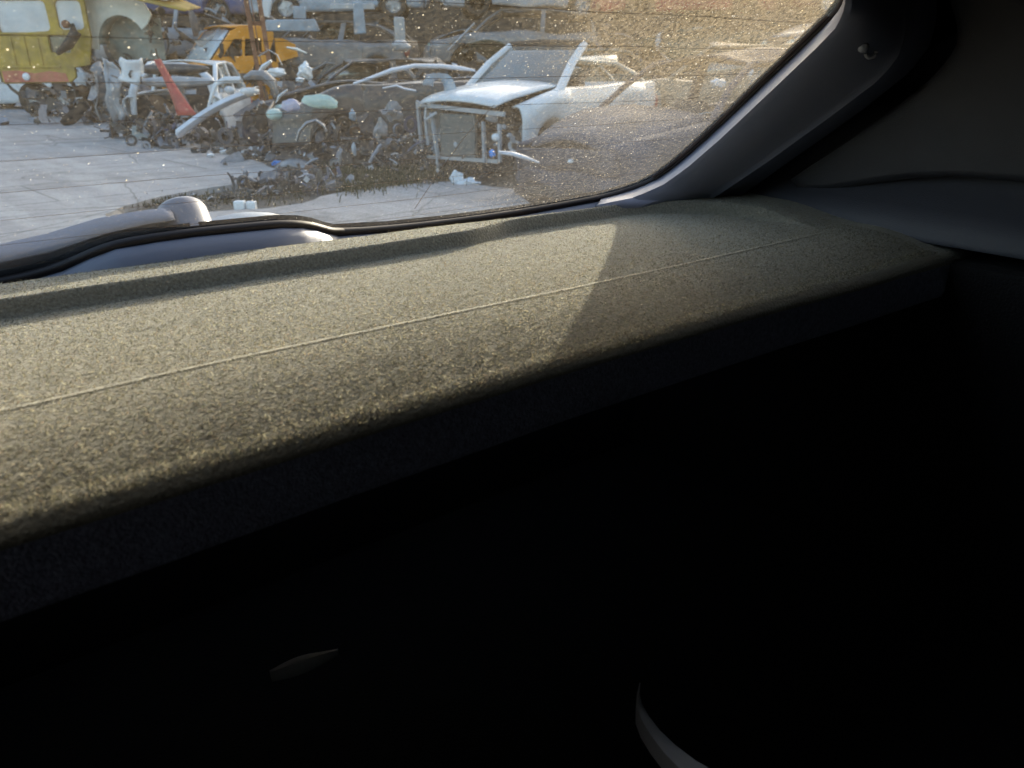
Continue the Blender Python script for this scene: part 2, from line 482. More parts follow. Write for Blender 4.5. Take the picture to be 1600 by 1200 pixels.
wallbox('roof', XL, XR, YF, 2.45, .72, 1.0, M_lining)
wallbox('dashboard', XL, XR, YF - .3, YF, -4.0, -.1, M_inner)
# unseen front masks, shaped to let only a little light into the cabin
wallbox('windscreen_mask', XL, .8, YF - .3, YF, -.1, .72, M_inner)
wallbox('windscreen_mask', 2.2, XR, YF - .3, YF, -.1, .72, M_inner)
# front seat backs between the boot and the windscreen
for sx in (-.9, 3.9):
    fs = MB().box(I(sx, -6.0, -2.1), (2.3 * H, .5 * H, 3.0 * H), euler(.15, 0, 0), .85).build('front_seat', M_seat, car, bevel=.03)
    MB().box(I(sx, -6.25, -.25), (1.3 * H, .4 * H, .8 * H), euler(.1, 0, 0), .9).build('headrest', M_seat, fs, bevel=.03)
# tailgate lower inner trim
prof_y = lambda x: 4.97
mb = MB()
rows = []
for zz, yy in ((-1.22, 5.02), (-1.5, 4.93), (-2.0, 4.90), (-2.5, 4.98), (-3.1, 5.02), (-3.75, 5.02)):
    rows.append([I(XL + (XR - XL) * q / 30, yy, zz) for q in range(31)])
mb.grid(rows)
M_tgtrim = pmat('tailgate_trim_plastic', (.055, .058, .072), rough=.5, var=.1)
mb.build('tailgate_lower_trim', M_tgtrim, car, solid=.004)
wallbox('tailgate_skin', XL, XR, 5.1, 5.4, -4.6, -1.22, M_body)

# trim directly under the glass (carries the wiper motor bulge)
low = [p for p in PANE if p[1] > 4.5 and -1.6 < p[0] < 5.01]
low.sort()
M_trim = pmat('window_trim_plastic', (.20, .21, .27), rough=.42, var=.05, bump=.12, bscale=900)
fine = []
for (xa, ya), (xb, yb) in zip(low[:-1], low[1:]):
    for q in range(3): fine.append((xa + (xb - xa) * q / 3, ya + (yb - ya) * q / 3))
fine.append(low[-1])
mb = MB()
rows = []
for dy, dz in ((.0, -.0), (-.02, -.012), (-.05, -.05), (-.07, -.12), (-.08, -.2), (-.07, -.4)):
    rows.append([I(x, y + dy - .012, zglass(y) + dz - .035) for x, y in fine])
mb.grid(rows)
mb.build('window_lower_trim', M_trim, car, solid=.003)
# outer painted lip below the glass
mb = MB()
rows = []
for dy, dz in ((.02, -.05), (.07, .02), (.14, .045), (.24, .02), (.36, -.1), (.45, -.3), (.42, -.6)):
    row = []
    for x, y in fine:
        b = math.exp(-((x - 1.55) / .42) ** 2)
        row.append(I(x, y + dy, zglass(y) + dz * (1 + .4 * b) - .10 + .085 * b))
    rows.append(row)
mb.grid(rows)
mb.build('tailgate_lip', M_body, car, solid=.002)

# rear wiper lying along the bottom of the glass, outside
wiper = empty('rear_wiper', (0, 0, 0)); wiper.parent = car
M_wip = pmat('wiper_plastic', (.20, .20, .235), rough=.33, var=.06)
path = [(-1.6, 4.80), (-1.1, 4.78)] + [(p.x, p.y) for p in [on_glass(*q, .08) for q in ((0, 420), (80, 404), (160, 377), (225, 360), (258, 355), (270, 353))]]
wid = [.08, .09, .12, .13, .13, .12, .12, .12]
hgt = [.13, .15, .165, .17, .16, .145, .14, .13]
mb = MB(); rows = []
for (x, y), a, b in zip(path, wid, hgt):
    sec = [(-a, .03), (-a * .96, b * .55), (-a * .7, b * .92), (0, b), (a * .7, b * .92), (a * .96, b * .55), (a, .03)]
    rows.append([w(gp(x, y + s, .04 + t)) for s, t in sec])
mb.grid(rows)
arm = mb.build('wiper_arm', pmat('arm_plastic', (.24, .24, .28), rough=.4, var=.06), wiper, solid=.002)
mb = MB()
M3 = Matrix((Vector((1, 0, 0)), Vector((0, .805, -.593)), GN)).transposed()
prof = [(.150, -.012), (.149, .09), (.145, .145), (.135, .175), (.117, .194), (.085, .205), (.045, .210), (0.0005, .211)]
q_ = on_glass(295, 355, .07); c0 = gp(q_.x, q_.y, .04)
mb.revolve([(r * H, z * H) for r, z in prof], None, 32)
mb.v = [tuple(w(c0) + M3 @ Vector(p)) for p in mb.v]
mb.build('pivot_cap', M_wip, wiper, angle=60)
mb = MB()
for px, py in ((259.5, 335), (258.5, 343)):
    c = on_glass(px, py, .14)
    mb.lump(w(c), (.0022, .0022, .0022), 1, 2, 0)
mb.build('washer_nozzles', M_black, wiper)
mb = MB()
mb.box(w(gp(-.7, 4.87, .06)), (1.6 * H, .004, .006), Matrix.Rotation(-.03, 3, 'Z'))
mb.build('wiper_blade', M_rubber, wiper)

# right rear pillar trim
A = [(p.x, p.y) for p in loop if p.x > 4.45 and 2.74 < p.y < 4.80]
A.sort(key=lambda p: -p[1])
def resamp(pts, k):
    pts = [Vector(p) for p in pts]
    d = [0]
    for a, b in zip(pts[:-1], pts[1:]): d.append(d[-1] + (b - a).length)
    out = []
    for q in range(k):
        s = d[-1] * q / (k - 1); i = 0
        while i < len(d) - 2 and d[i + 1] < s: i += 1
        t = (s - d[i]) / max(1e-9, d[i + 1] - d[i])
        out.append(pts[i].lerp(pts[i + 1], t))
    return out
NP = 36
cA = resamp([gp(x, y, -.03) for x, y in A], NP)
pB = [(930, 322), (990, 310), (1036, 290), (1075, 262), (1128, 216), (1215, 134), (1282, 70), (1310, 40), (1322, 10), (1324, -60)]
cB = resamp([on_glass(px, py, -.24) for px, py in pB], NP)
fC = lambda z: 5.14 - .10 * (z + 1)
pC = [(1085, 325), (1112, 303), (1200, 243), (1300, 170), (1368, 118), (1398, 84), (1410, 45), (1411, 0), (1409, -60)]
cC = resamp([on_x(px, py, fC) for px, py in pC], NP)
pD = [(1140, 330), (1160, 303), (1240, 246), (1340, 176), (1420, 112), (1452, 70), (1462, 30), (1462, 0), (1460, -60)]
cD = resamp([on_x(px, py, lambda z: 5.46 - .1 * (z + 1)) for px, py in pD], NP)
mb = MB()
mid = lambda a, b, t, o=0.0: [p.lerp(q, t) - GN * o for p, q in zip(a, b)]
rows = [cA, mid(cA, cB, .35, .012), mid(cA, cB, .7, .012), cB, mid(cB, cC, .06, .015), mid(cB, cC, .3, .03), mid(cB, cC, .6, .03), mid(cB, cC, .9, .012), mid(cB, cC, .955, .02), mid(cB, cC, .985, .035), cC, mid(cC, cD, .12, -.03), mid(cC, cD, .5, -.03), cD]
mb.grid([[w(p) for p in r] for r in rows])
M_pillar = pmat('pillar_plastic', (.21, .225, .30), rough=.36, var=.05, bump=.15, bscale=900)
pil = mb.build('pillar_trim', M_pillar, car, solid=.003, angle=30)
# moulded hook on the pillar trim
mb = MB()
def on_face(px, py):
    best = None
    for a, b in zip(cB, cC):
        for q in range(1, 20):
            p = a.lerp(b, q / 20) - GN * .03
            f, r = p.x * SY + p.y * CY, p.x * CY - p.y * SY
            zc, yc = f * CT - p.z * ST, -p.z * CT - f * ST
            e = (800 + FPX * r / zc - px) ** 2 + (600 + FPX * yc / zc - py) ** 2
            if best is None or e < best[0]: best = (e, p)
    p = best[1]
    return p * (1 - .015 / p.length)
h0 = on_face(1354, 68); h1 = on_face(1366, 78)
mb.lump(w(h0), (.0065, .0065, .0065), 2, 2, .1)
mb.tube([w(h1) + Vector((.006 * math.cos(a) * CY, -.006 * math.cos(a) * SY, .006 * math.sin(a))) for a in [PI * q / 8 - 2.9 for q in range(9)]], .0022, 8)
mb.build('hook', pmat('hook_plastic', (.30, .30, .34), rough=.2, coat=1), pil)

# black recess behind the pillar, then the upper side trim
fE = lambda z: 5.60 - .12 * (z + .85)
pE = [(1236, 281), (1262, 262), (1300, 237), (1340, 210), (1405, 166), (1455, 126), (1486, 92), (1499, 66), (1499, 40), (1490, 10), (1478, -40), (1470, -80)]
pG = [(1246, 290), (1300, 288), (1350, 280), (1420, 270), (1500, 268), (1600, 276), (1750, 300), (1900, 330), (2050, 360), (2200, 400), (2300, 440), (2400, 480)]
E = [on_x(px, py, fE) for px, py in pE]; G = [on_x(px, py, fE) for px, py in pG]
E = resamp(E, 30); G = resamp(G, 30)
mb = MB()
off = lambda pts, dx, dz=0.0, dy=0.0: [p + Vector((dx, dy, dz)) for p in pts]
rim = resamp(E, 30)
rows = [off(E, .35, .0, .02), off(E, .08, .0, .03), off(E, .02, 0, .012), [e.lerp(g, .02) for e, g in zip(E, G)], mid(E, G, .06), mid(E, G, .3), mid(E, G, .6), mid(E, G, .94), mid(E, G, .98), off(G, .03, -.02), off(G, .1, -.035), off(G, .4, -.04)]
mb.grid([[w(p) for p in r] for r in rows])
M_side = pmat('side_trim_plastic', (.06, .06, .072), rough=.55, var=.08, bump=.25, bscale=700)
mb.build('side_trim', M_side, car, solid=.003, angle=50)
# ledge between the shelf and the upper side trim
mb = MB(); rows = []
ys = [4.6, 4.2, 3.95, 3.75, 3.5, 3.2, 2.8, 2.4, 2.0, 1.5, .8, -.5, -3]
for dx, z in ((5.47, -1.14), (5.49, -1.10), (5.50, -1.06), (5.53, -1.0), (5.60, -.93), (5.72, -.83), (5.82, -.70), (5.86, -.4), (6.0, -.2)):
    rows.append([I(dx + (.0 if y < 3.8 else .35 * (y - 3.8)), y, z) for y in ys])
mb.grid(rows)
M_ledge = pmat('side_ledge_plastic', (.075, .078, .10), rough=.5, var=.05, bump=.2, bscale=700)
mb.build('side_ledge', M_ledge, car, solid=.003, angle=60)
# wheel arch cover low in the boot
mb = MB()
mb.lump(I(6.2, .2, -3.4), (.75 * H, 2.0 * H, 1.7 * H), 3, 4, .06)
mb.build('wheel_arch_cover', pmat('arch_plastic', (.05, .05, .055), rough=.5, bump=.2, bscale=300), car)

# ================================================================== PARCEL SHELF
shelf = empty('parcel_shelf', I(CX, 3.2, -1.1), label='felt covered parcel shelf below the rear window, half in sunlight', cat='parcel shelf')
SX0, SX1, SYF = 2 * CX - 5.80, 5.80, 2.26
def back_y(x):
    t = abs(x - CX)
    d = max(0, t - 2.55)
    y = 4.50 - .055 * smooth01(.2, 1.5, x - 1) - .10 * smooth01(1.5, 3, x - 1)
    return y - .105 * d ** 2.4
def front_y(x): return SYF + .02 * math.sin(x * .9)
def recess(x, y):
    """1 inside the sunken tray, 0 on the raised rim"""
    xr = 5.05 if x > CX else 2 * CX - 5.05
    bx = abs(x - CX) - (5.05 - CX - .75)
    by = y - (4.12 + .15 * smooth01(2.75, 3.35, x) - .75)
    if bx > 0 and by > 0: sd = math.hypot(bx, by) - .75
    else: sd = max(bx, by) - .75
    return 1 - smooth01(-.022, .022, sd)
CREASE = 2.90
def crease_y(x): return CREASE + .018 * math.sin(x * 1.3 + .5) + .0025 * mnoise.noise(Vector((x * 9, 0, 0)))
def shelf_z(x, y):
    c = crease_y(x)
    m = recess(x, y)
    if abs(x - CX) > 2.2: m = max(m, 1 - smooth01(c, c + .75, y))
    front_fade = smooth01(c - .02, c + .55, y) if abs(x - CX) > 3.2 else 1
    step = .08 + .012 * smooth01(3.3, 4.0, y)
    z = -1.0 - step * m
    lowf = smooth01(c + .06, c - .06, y) if False else (1 - smooth01(c - .5, c + .02, y))
    base = -1.0 - .08
    edge = smooth01(3.0, 3.7, abs(x - CX))
    zf = base - .05 * ((c - y) / .77) ** 2 if y < c else z
    if y < c:
        zr = -1.08 - .125 * ((c - y) / .65) ** 2
        z = zr
    z += .002 * math.exp(-((y - c) / .018) ** 2) * (1 if abs(x - CX) < 3.5 else 0)
    # back rim rolls down at its edges
    b = back_y(x)
    z -= .05 * smooth01(b - .07, b, y) ** 2
    z += .006 * mnoise.noise(Vector((x * 1.1, y * 1.6, 3)))
    return z
NXS, NYS = 300, 330
xs = [SX0 + (SX1 - SX0) * i / NXS for i in range(NXS + 1)]
rows = []
RF = .11                                                 # front edge radius
for j in range(NYS + 1):
    t = j / NYS
    row = []
    for x in xs:
        y0, y1 = front_y(x) + RF, back_y(x)
        y = y0 + (y1 - y0) * t
        row.append(I(x, y, shelf_z(x, y)))
    rows.append(row)
pre = []
FACE = -1.43
for a in (75, 60, 45, 30, 15):                           # rounded nose
    row = []
    for x in xs:
        y0 = front_y(x) + RF
        z0 = shelf_z(x, y0)
        q = math.radians(a)
        row.append(I(x, y0 - RF * math.sin(q), z0 - RF * .85 * (1 - math.cos(q))))
    pre.append(row)
nose0 = []
for dz in (-.25, -.21, -.15, -.10, -.05):
    row = []
    for x in xs:
        y0 = front_y(x)
        row.append(I(x, y0 + .012 * (dz < -.22), shelf_z(x, y0 + RF) - RF * .85 + dz + .05))
    nose0.append(row)
und = [[I(x, front_y(x) + .22, FACE - .03) for x in xs], [I(x, front_y(x) + .05, FACE - .045) for x in xs]]
tail = [[I(x, back_y(x) + .012, shelf_z(x, back_y(x)) - .06) for x in xs], [I(x, back_y(x), -1.28) for x in xs], [I(x, front_y(x) + .22, FACE - .03) for x in xs]]
allrows = und + nose0 + pre + rows + tail
def felt_mat():
    k = NT('shelf_felt')
    tc = k.n('TexCoord').outputs['Object']
    n1 = k.n('TexNoise', ins={'Vector': tc, 'Scale': 340.0, 'Detail': 5.0, 'Roughness': .75}).outputs[0]
    n2 = k.n('TexNoise', ins={'Vector': tc, 'Scale': 5.0, 'Detail': 4.0}).outputs[0]
    v = k.n('TexVoronoi', ins={'Vector': tc, 'Scale': 300.0}).outputs['Distance']
    c = k.mix(k.ramp(n1, [(.3, 0), (.7, 1)]), (.12, .113, .09), (.35, .335, .275))
    c = k.mix(k.math('MULTIPLY', n2, .25), c, (.28, .25, .18))
    h = k.math('ADD', n1, k.math('MULTIPLY', v, -.6))
    bp = k.n('Bump', ins={'Height': h, 'Strength': .8, 'Distance': .0035})
    b = k.n('BsdfPrincipled', ins={'Base Color': c, 'Roughness': .95, 'Specular IOR Level': .15, 'Sheen Weight': .6, 'Sheen Roughness': .35, 'Normal': bp.outputs[0]})
    b.inputs['Sheen Tint'].default_value = (1, .96, .85, 1)
    return k.out(b.outputs[0])
M_felt = felt_mat()
o = MB().grid(allrows)
o.v = [tuple(Vector(p) - shelf.location) for p in o.v]
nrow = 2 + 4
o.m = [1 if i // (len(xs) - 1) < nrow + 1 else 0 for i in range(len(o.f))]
M_felt_shade = pmat('shelf_felt_shaded', (.29, .30, .42), rough=.95, var=.4, scale=260, bump=.6, bscale=420, spec=.2)  # front face is the same felt; its bluish shade is put into this copy
panel = o.build('felt_panel', [M_felt, M_felt_shade], shelf, angle=80)
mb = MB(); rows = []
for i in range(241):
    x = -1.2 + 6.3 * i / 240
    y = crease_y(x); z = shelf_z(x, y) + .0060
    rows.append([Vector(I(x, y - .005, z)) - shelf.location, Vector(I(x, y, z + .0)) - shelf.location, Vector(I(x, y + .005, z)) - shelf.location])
mb.grid(rows).build('fold_line', pmat('pale_fold', (.42, .39, .31), rough=.9, var=.5, scale=120), shelf)  # thin paler strip laid along the crease
# nap: short fibres standing in the felt
def nap():
    rg = np.random.default_rng(3)
    N = 190000
    x = rg.uniform(-1.0, 5.35, N); u = rg.uniform(0, 1, N) ** 1.25
    keep = rg.uniform(0, 1, N) < np.clip(1.25 - .14 * np.abs(x - .6) - .5 * u, .12, 1)
    x, u = x[keep], u[keep]
    yy_ = SYF + .045 + (4.45 - SYF) * u
    keep = np.abs(yy_ - CREASE) > .0032
    x, u = x[keep], u[keep]
    N = len(x)
    pos = np.zeros((N, 3))
    zi = {}
    for i in range(N):
        xx = x[i]; y0, y1 = SYF + .045, back_y(xx) - .02
        yy = y0 + (y1 - y0) * u[i]
        q = (SYF + RF + .02 * math.sin(xx * .9)) - yy
        z = shelf_z(xx, max(yy, SYF + RF + .02))
        if q > 0: z -= RF * .85 * (1 - math.sqrt(max(0, 1 - (q / RF) ** 2)))
        pos[i] = (xx * H, yy * H, EYE + z * H)
    pos -= np.array(shelf.location)
    ln = rg.uniform(.0010, .0034, N); wd = rg.uniform(.0002, .00045, N)
    az = rg.uniform(0, 2 * np.pi, N); el = rg.uniform(.15, 1.0, N)
    d = np.stack([np.cos(az) * np.cos(el), np.sin(az) * np.cos(el), np.sin(el)], 1)
    s = np.stack([-np.sin(az), np.cos(az), np.zeros(N)], 1)
    tw = rg.uniform(0, np.pi, N)[:, None]
    up = np.cross(s, d)
    s = s * np.cos(tw) + up * np.sin(tw)
    a = pos - s * wd[:, None] - np.array([0, 0, .0002]); b = pos + s * wd[:, None] - np.array([0, 0, .0002])
    c = pos + d * ln[:, None]
    V = np.stack([a, b, c], 1).reshape(-1, 3)
    me = bpy.data.meshes.new('felt_nap')
    me.vertices.add(3 * N); me.loops.add(3 * N); me.polygons.add(N)
    me.vertices.foreach_set('co', V.ravel())
    me.loops.foreach_set('vertex_index', np.arange(3 * N, dtype=np.int32))
    me.polygons.foreach_set('loop_start', np.arange(0, 3 * N, 3, dtype=np.int32))
    me.update(); me.validate()
    k = NT('felt_fibre')
    rp = k.n('NewGeometry').outputs['Random Per Island']
    c = k.ramp(rp, [(0, (.14, .125, .09)), (.3, (.34, .31, .22)), (.52, (.20, .20, .13)), (.72, (.48, .44, .30)), (.88, (.38, .29, .20)), (.95, (.75, .70, .52))], 'CONSTANT')
    b = k.n('BsdfDiffuse', ins={'Color': c}); t = k.n('BsdfTranslucent', ins={'Color': c})
    me.materials.append(k.out(k.n('MixShader', ins={0: .5, 1: b.outputs[0], 2: t.outputs[0]}).outputs[0]))
    o = bpy.data.objects.new('felt_nap', me); COL.objects.link(o); o.parent = shelf; o['kind'] = 'stuff'
nap()
# plastic hinge foot under the shelf
mb = MB()
rows = []
for yy, s in ((4.45, 1), (4.30, 1.02), (4.12, .95)):
    rows.append([Vector(I(x, yy, z)) - shelf.location for x, z in ((.72 - .2 * s, -1.24), (.78 - .14 * s, -1.5), (.86, -1.66 * s), (1.05, -1.72 * s), (1.20, -1.66 * s), (1.27 + .06 * s, -1.45), (1.30 + .08 * s, -1.24))])
mb.grid(rows)
mb.build('hinge_bracket', M_black, shelf, solid=.006)

# things lying in the dark boot
mb = MB(); rows = []
cr = [((999, 1068), (1000.5, 1068)), ((995, 1085), (999.5, 1084)), ((995, 1104), (1003, 1100)), ((1003, 1126), (1014, 1119)), ((1018, 1150), (1031, 1141)), ((1038, 1176), (1054, 1163)), ((1066, 1205), (1088, 1189)), ((1110, 1240), (1138, 1216)), ((1180, 1275), (1210, 1245))]
for a_, b_ in cr:
    p, q = ground(*a_, .66), ground(*b_, .66)
    rows.append([p + Vector((0, 0, -.02)), p, p.lerp(q, .5) + Vector((0, 0, .0015)), q, q + Vector((0, 0, -.02))])
o_ = mb.grid(rows).build('lit_moulding', pmat('moulding_lit_pale', (.85, .85, .87), rough=.5), None)  # only the lit part of a rim; light put into shape and pale colour
tag(o_, 'lit crescent of a curved plastic edge at the bottom of the dark boot', 'moulding')
b_ = ground(478, 1040, .62)
mb = MB(); rows = []
for q in range(13):
    tq = q / 12
    ww = .022 * math.sin(PI * min(1, .12 + tq * .95)) + .002
    rows.append([Vector((tq * .07 - .035, s * ww * .4, .004 * math.sin(tq * 3) + .008 * (1 - (s * 1.1) ** 2))) for s in (-1, -.6, -.2, .2, .6, 1)])
mb.grid(rows)
st = mb.build('belt_tongue', pmat('belt_grey', (.28, .28, .27), rough=.6), None, solid=.003)
st.location = b_; st.rotation_euler = (.2, -.1, -YAW + .35)
tag(st, 'small pale grey strip lying on the dark boot floor', 'strip')

# ================================================================== THE YARD
def struct(name, mb, mat, **kw):
    o = mb.build(name, mat, None, **kw); o['kind'] = 'structure'; return o
def soil_mat():
    k = NT('yard_soil')
    tc = k.n('TexCoord').outputs['Object']
    a = k.n('TexNoise', ins={'Vector': tc, 'Scale': .8, 'Detail': 9.0, 'Roughness': .65}).outputs[0]
    b = k.n('TexNoise', ins={'Vector': tc, 'Scale': 14.0, 'Detail': 8.0, 'Roughness': .75}).outputs[0]
    c = k.mix(k.ramp(a, [(.35, 0), (.65, 1)]), (.035, .03, .025), (.095, .085, .07))
    c = k.mix(k.ramp(b, [(.45, 0), (.7, .8)]), c, (.15, .14, .12))
    bp = k.n('Bump', ins={'Height': b, 'Strength': .8, 'Distance': .06})
    bs = k.n('BsdfPrincipled', ins={'Base Color': c, 'Roughness': k.ramp(a, [(.42, .25), (.6, .92)]), 'Specular IOR Level': .4, 'Normal': bp.outputs[0]})
    return k.out(bs.outputs[0])
def concrete_mat():
    k = NT('yard_concrete')
    tc = k.n('TexCoord').outputs['Object']
    mp = k.n('Mapping', ins={'Vector': tc, 'Rotation': (0, 0, -(math.radians(44) - YAW))})
    br = k.n('TexBrick', offset=.5, ins={'Vector': mp.outputs[0], 'Color1': (.35, .335, .335, 1), 'Color2': (.40, .385, .385, 1), 'Mortar': (.10, .095, .09, 1), 'Scale': 1.0,
             'Mortar Size': .014, 'Mortar Smooth': .3, 'Bias': 0.0, 'Brick Width': 4.0, 'Row Height': 1.35})
    a = k.n('TexNoise', ins={'Vector': tc, 'Scale': .9, 'Detail': 8.0, 'Roughness': .68}).outputs[0]
    st = k.n('Mapping', ins={'Vector': mp.outputs[0], 'Scale': (3.2, .35, 1)})
    s = k.n('TexNoise', ins={'Vector': st.outputs[0], 'Scale': 1.0, 'Detail': 6.0, 'Roughness': .6}).outputs[0]
    g = k.n('TexNoise', ins={'Vector': tc, 'Scale': 45.0, 'Detail': 6.0, 'Roughness': .8}).outputs[0]
    c = k.mix(k.ramp(a, [(.42, 0), (.66, .55)]), br.outputs[0], (.20, .19, .185))
    c = k.mix(k.ramp(s, [(.45, 0), (.62, .5)]), c, (.50, .485, .47))
    c = k.mix(k.ramp(g, [(.5, 0), (.75, .5)]), c, (.2, .19, .18))
    o1 = k.n('TexNoise', ins={'Vector': tc, 'Scale': .55, 'Detail': 7.0, 'Roughness': .72, 'Distortion': .6}).outputs[0]
    c = k.mix(k.ramp(o1, [(.56, 0), (.68, .6)]), c, (.10, .095, .09))
    tm = k.n('Mapping', ins={'Vector': tc, 'Rotation': (0, 0, .75), 'Scale': (.25, 2.6, 1)})
    t1 = k.n('TexNoise', ins={'Vector': tm.outputs[0], 'Scale': 1.0, 'Detail': 5.0, 'Roughness': .6}).outputs[0]
    c = k.mix(k.ramp(t1, [(.52, 0), (.64, .45)]), c, (.16, .15, .145))
    ck = k.n('TexVoronoi', feature='DISTANCE_TO_EDGE', ins={'Vector': k.n('Mapping', ins={'Vector': k.mix(.12, tc, k.n('TexNoise', ins={'Vector': tc, 'Scale': 2.5, 'Detail': 5.0}).outputs[1])}).outputs[0], 'Scale': .55}).outputs[0]
    c = k.mix(k.ramp(ck, [(.0, .7), (.006, 0)]), c, (.09, .085, .08))
    gv = k.n('TexVoronoi', ins={'Vector': tc, 'Scale': 16.0})
    gs = k.n('SeparateColor', ins={0: gv.outputs['Color']})
    pb = k.math('MULTIPLY', k.math('LESS_THAN', gv.outputs['Distance'], k.math('MULTIPLY', gs.outputs[1], .22)), k.math('GREATER_THAN', gs.outputs[0], .8))
    c = k.mix(k.math('MULTIPLY', pb, .8), c, (.09, .08, .075))
    bp = k.n('Bump', ins={'Height': g, 'Strength': .3, 'Distance': .02})
    bs = k.n('BsdfPrincipled', ins={'Base Color': c, 'Roughness': .78, 'Specular IOR Level': .4, 'Normal': bp.outputs[0]})
    return k.out(bs.outputs[0])
mb = MB(); rows = []
for i in range(61):
    f = -60 + 3.5 * i
    rows.append([yard(-90 + 3 * j, f, .0 if 0 else .05 * mnoise.noise(Vector((j * .9, i * .8, 0))) * (1 if i > 24 else 0) - .03) for j in range(61)])
struct('ground', mb.grid(rows), soil_mat())
rows = []
for i in range(121):
    r = -75 + 1.25 * i
    rows.append([yard(r, 27.0 + 18 * q / 16 + 1.5 * mnoise.noise(Vector((r * .1, 0, 0))), -.1 + (10.3 + .5 * mnoise.noise(Vector((r * .13, q * .2, 4))) + .4 * mnoise.noise(Vector((r * .6, q * .5, 9)))) * smooth01(0, 9, q)) for q in range(17)])
bank = MB().grid(rows)
struct('shade_bank', bank, pmat('shade_bank_soil', (.035, .027, .02), rough=.95, var=.5, scale=3, bump=.8, bscale=6))  # added bank; fills gaps behind, raised above the view to shade the yard
top = [ground(px, py) for px, py in ((-900, 150), (-300, 138), (-60, 140), (60, 158), (150, 186), (230, 212), (330, 232), (400, 255), (443, 272), (449, 282), (400, 288), (330, 297), (250, 312), (195, 328), (165, 340))]
bot = [ground(px, py) for px, py in ((165, 345), (250, 343), (330, 336), (420, 331), (476, 322), (500, 312), (560, 300), (640, 292), (700, 288), (800, 300), (860, 350), (900, 420))]
poly = top + bot + [yard(1.0, -8), yard(-14, -8)]
def jag(pts):
    out = []
    for a, b in zip(pts, pts[1:] + pts[:1]):
        m_ = max(1, int((b - a).length / .18)) if (b - a).length < 6 else 1
        for q in range(m_):
            p = a.lerp(b, q / m_)
            if m_ > 1: p = p + .05 * mnoise.noise_vector(p * 5)
            out.append((p.x, p.y))
    return out
mb = MB().sheet(jag(poly), [], .09, Matrix(((1, 0, 0, 0), (0, 0, 1, 0), (0, 1, 0, -.06), (0, 0, 0, 1))))
struct('concrete_yard', mb, concrete_mat(), smooth=False)

# ------------------------------------------------------------------ wrecked cars
def wheel(parent, x, y, z, R=.30, wd=.19, rim=True, rot=None):
    M = Matrix.Translation((x, y, z)) @ (rot or Matrix.Rotation(PI / 2, 4, 'X'))
    t = MB().revolve([(R * .62, -wd / 2), (R * .9, -wd / 2), (R, -wd * .32), (R, wd * .32), (R * .9, wd / 2), (R * .62, wd / 2), (R * .62, -wd / 2)], M, 24)
    wo_ = t.build('wheel', M_rubber, parent)
    if rim:
        m = MB().revolve([(R * .63, -wd * .42), (R * .55, -wd * .2), (R * .5, -wd * .1), (.001, -wd * .14)], M, 20)
        m.revolve([(R * .63, wd * .42), (R * .55, wd * .2), (R * .5, wd * .1), (.001, wd * .14)], M, 20)
        for k in range(5):
            a = 2 * PI * k / 5
            for sgn in (-1, 1):
                c = M @ Vector((R * .33 * math.cos(a), R * .33 * math.sin(a), sgn * wd * .2))
                d = (M.to_3x3() @ Vector((math.cos(a), math.sin(a), 0)))
                m.bar(c - d * R * .28, c + d * R * .28, .06, .03, M.to_3x3() @ Vector((0, 0, 1)))
        m.build('rim', M_alloy, wo_)
    return wo_

def lumps(mb, x0, x1, y0, y1, z0, z1, n, s0=.08, s1=.28):
    """broken car parts: bent plates, pipes, hoses, castings, rings"""
    for _ in range(n):
        c = Vector((ru(x0, x1), ru(y0, y1), ru(z0, z1)))
        k = rnd()
        if k < .12: mb.box(c, (ru(s0, s1), ru(s0, s1) * .7, ru(s0, s1) * .6), rrot(), ru(.5, 1))
        elif k < .46:                                     # bent sheet
            R_ = rrot(); a_, b_ = ru(s0, s1) * 1.1, ru(s0, s1) * .6; cu, sk = ru(-.5, .5), ru(-.4, .4)
            rows = []
            for i in range(5):
                u = i / 2 - 1
                e = 1 - .35 * abs(u) ** 2 * ru(.3, 1.5)
                rows.append([c + R_ @ Vector((u * a_, v * b_ * e + u * sk * b_, cu * a_ * (u * u - .4) + .15 * b_ * v * v)) for v in (-1, -.4, .3, 1)])
            mb.grid(rows)
        elif k < .60:
            d = Vector((ru(-1, 1), ru(-1, 1), ru(-.6, .6))).normalized() * ru(s0, s1)
            mb.tube([c - d, c + d], ru(.15, .35) * s0 + .012, 7)
        elif k < .80:
            p = c.copy(); pts = [p]; d = Vector((ru(-1, 1), ru(-1, 1), ru(-.5, .5)))
            for _ in range(5):
                d = (d + Vector((ru(-1, 1), ru(-1, 1), ru(-.8, .8))) * .8).normalized()
                p = p + d * s1 * .4; pts.append(p)
            mb.tube(pts, ru(.008, .022), 5)
        elif k < .88:
            r_ = ru(s0, s1) * .7; R_ = rrot().to_4x4(); R_.translation = c
            mb.revolve([(r_ * .55, -.3 * r_), (r_ * .95, -.3 * r_), (r_, 0), (r_ * .95, .3 * r_), (r_ * .55, .3 * r_)], R_, 14)
        else: mb.lump(c, (ru(s0, s1) * .5, ru(s0, s1) * .5, ru(s0, s1) * .4), rnd() * 90, 2, .7)

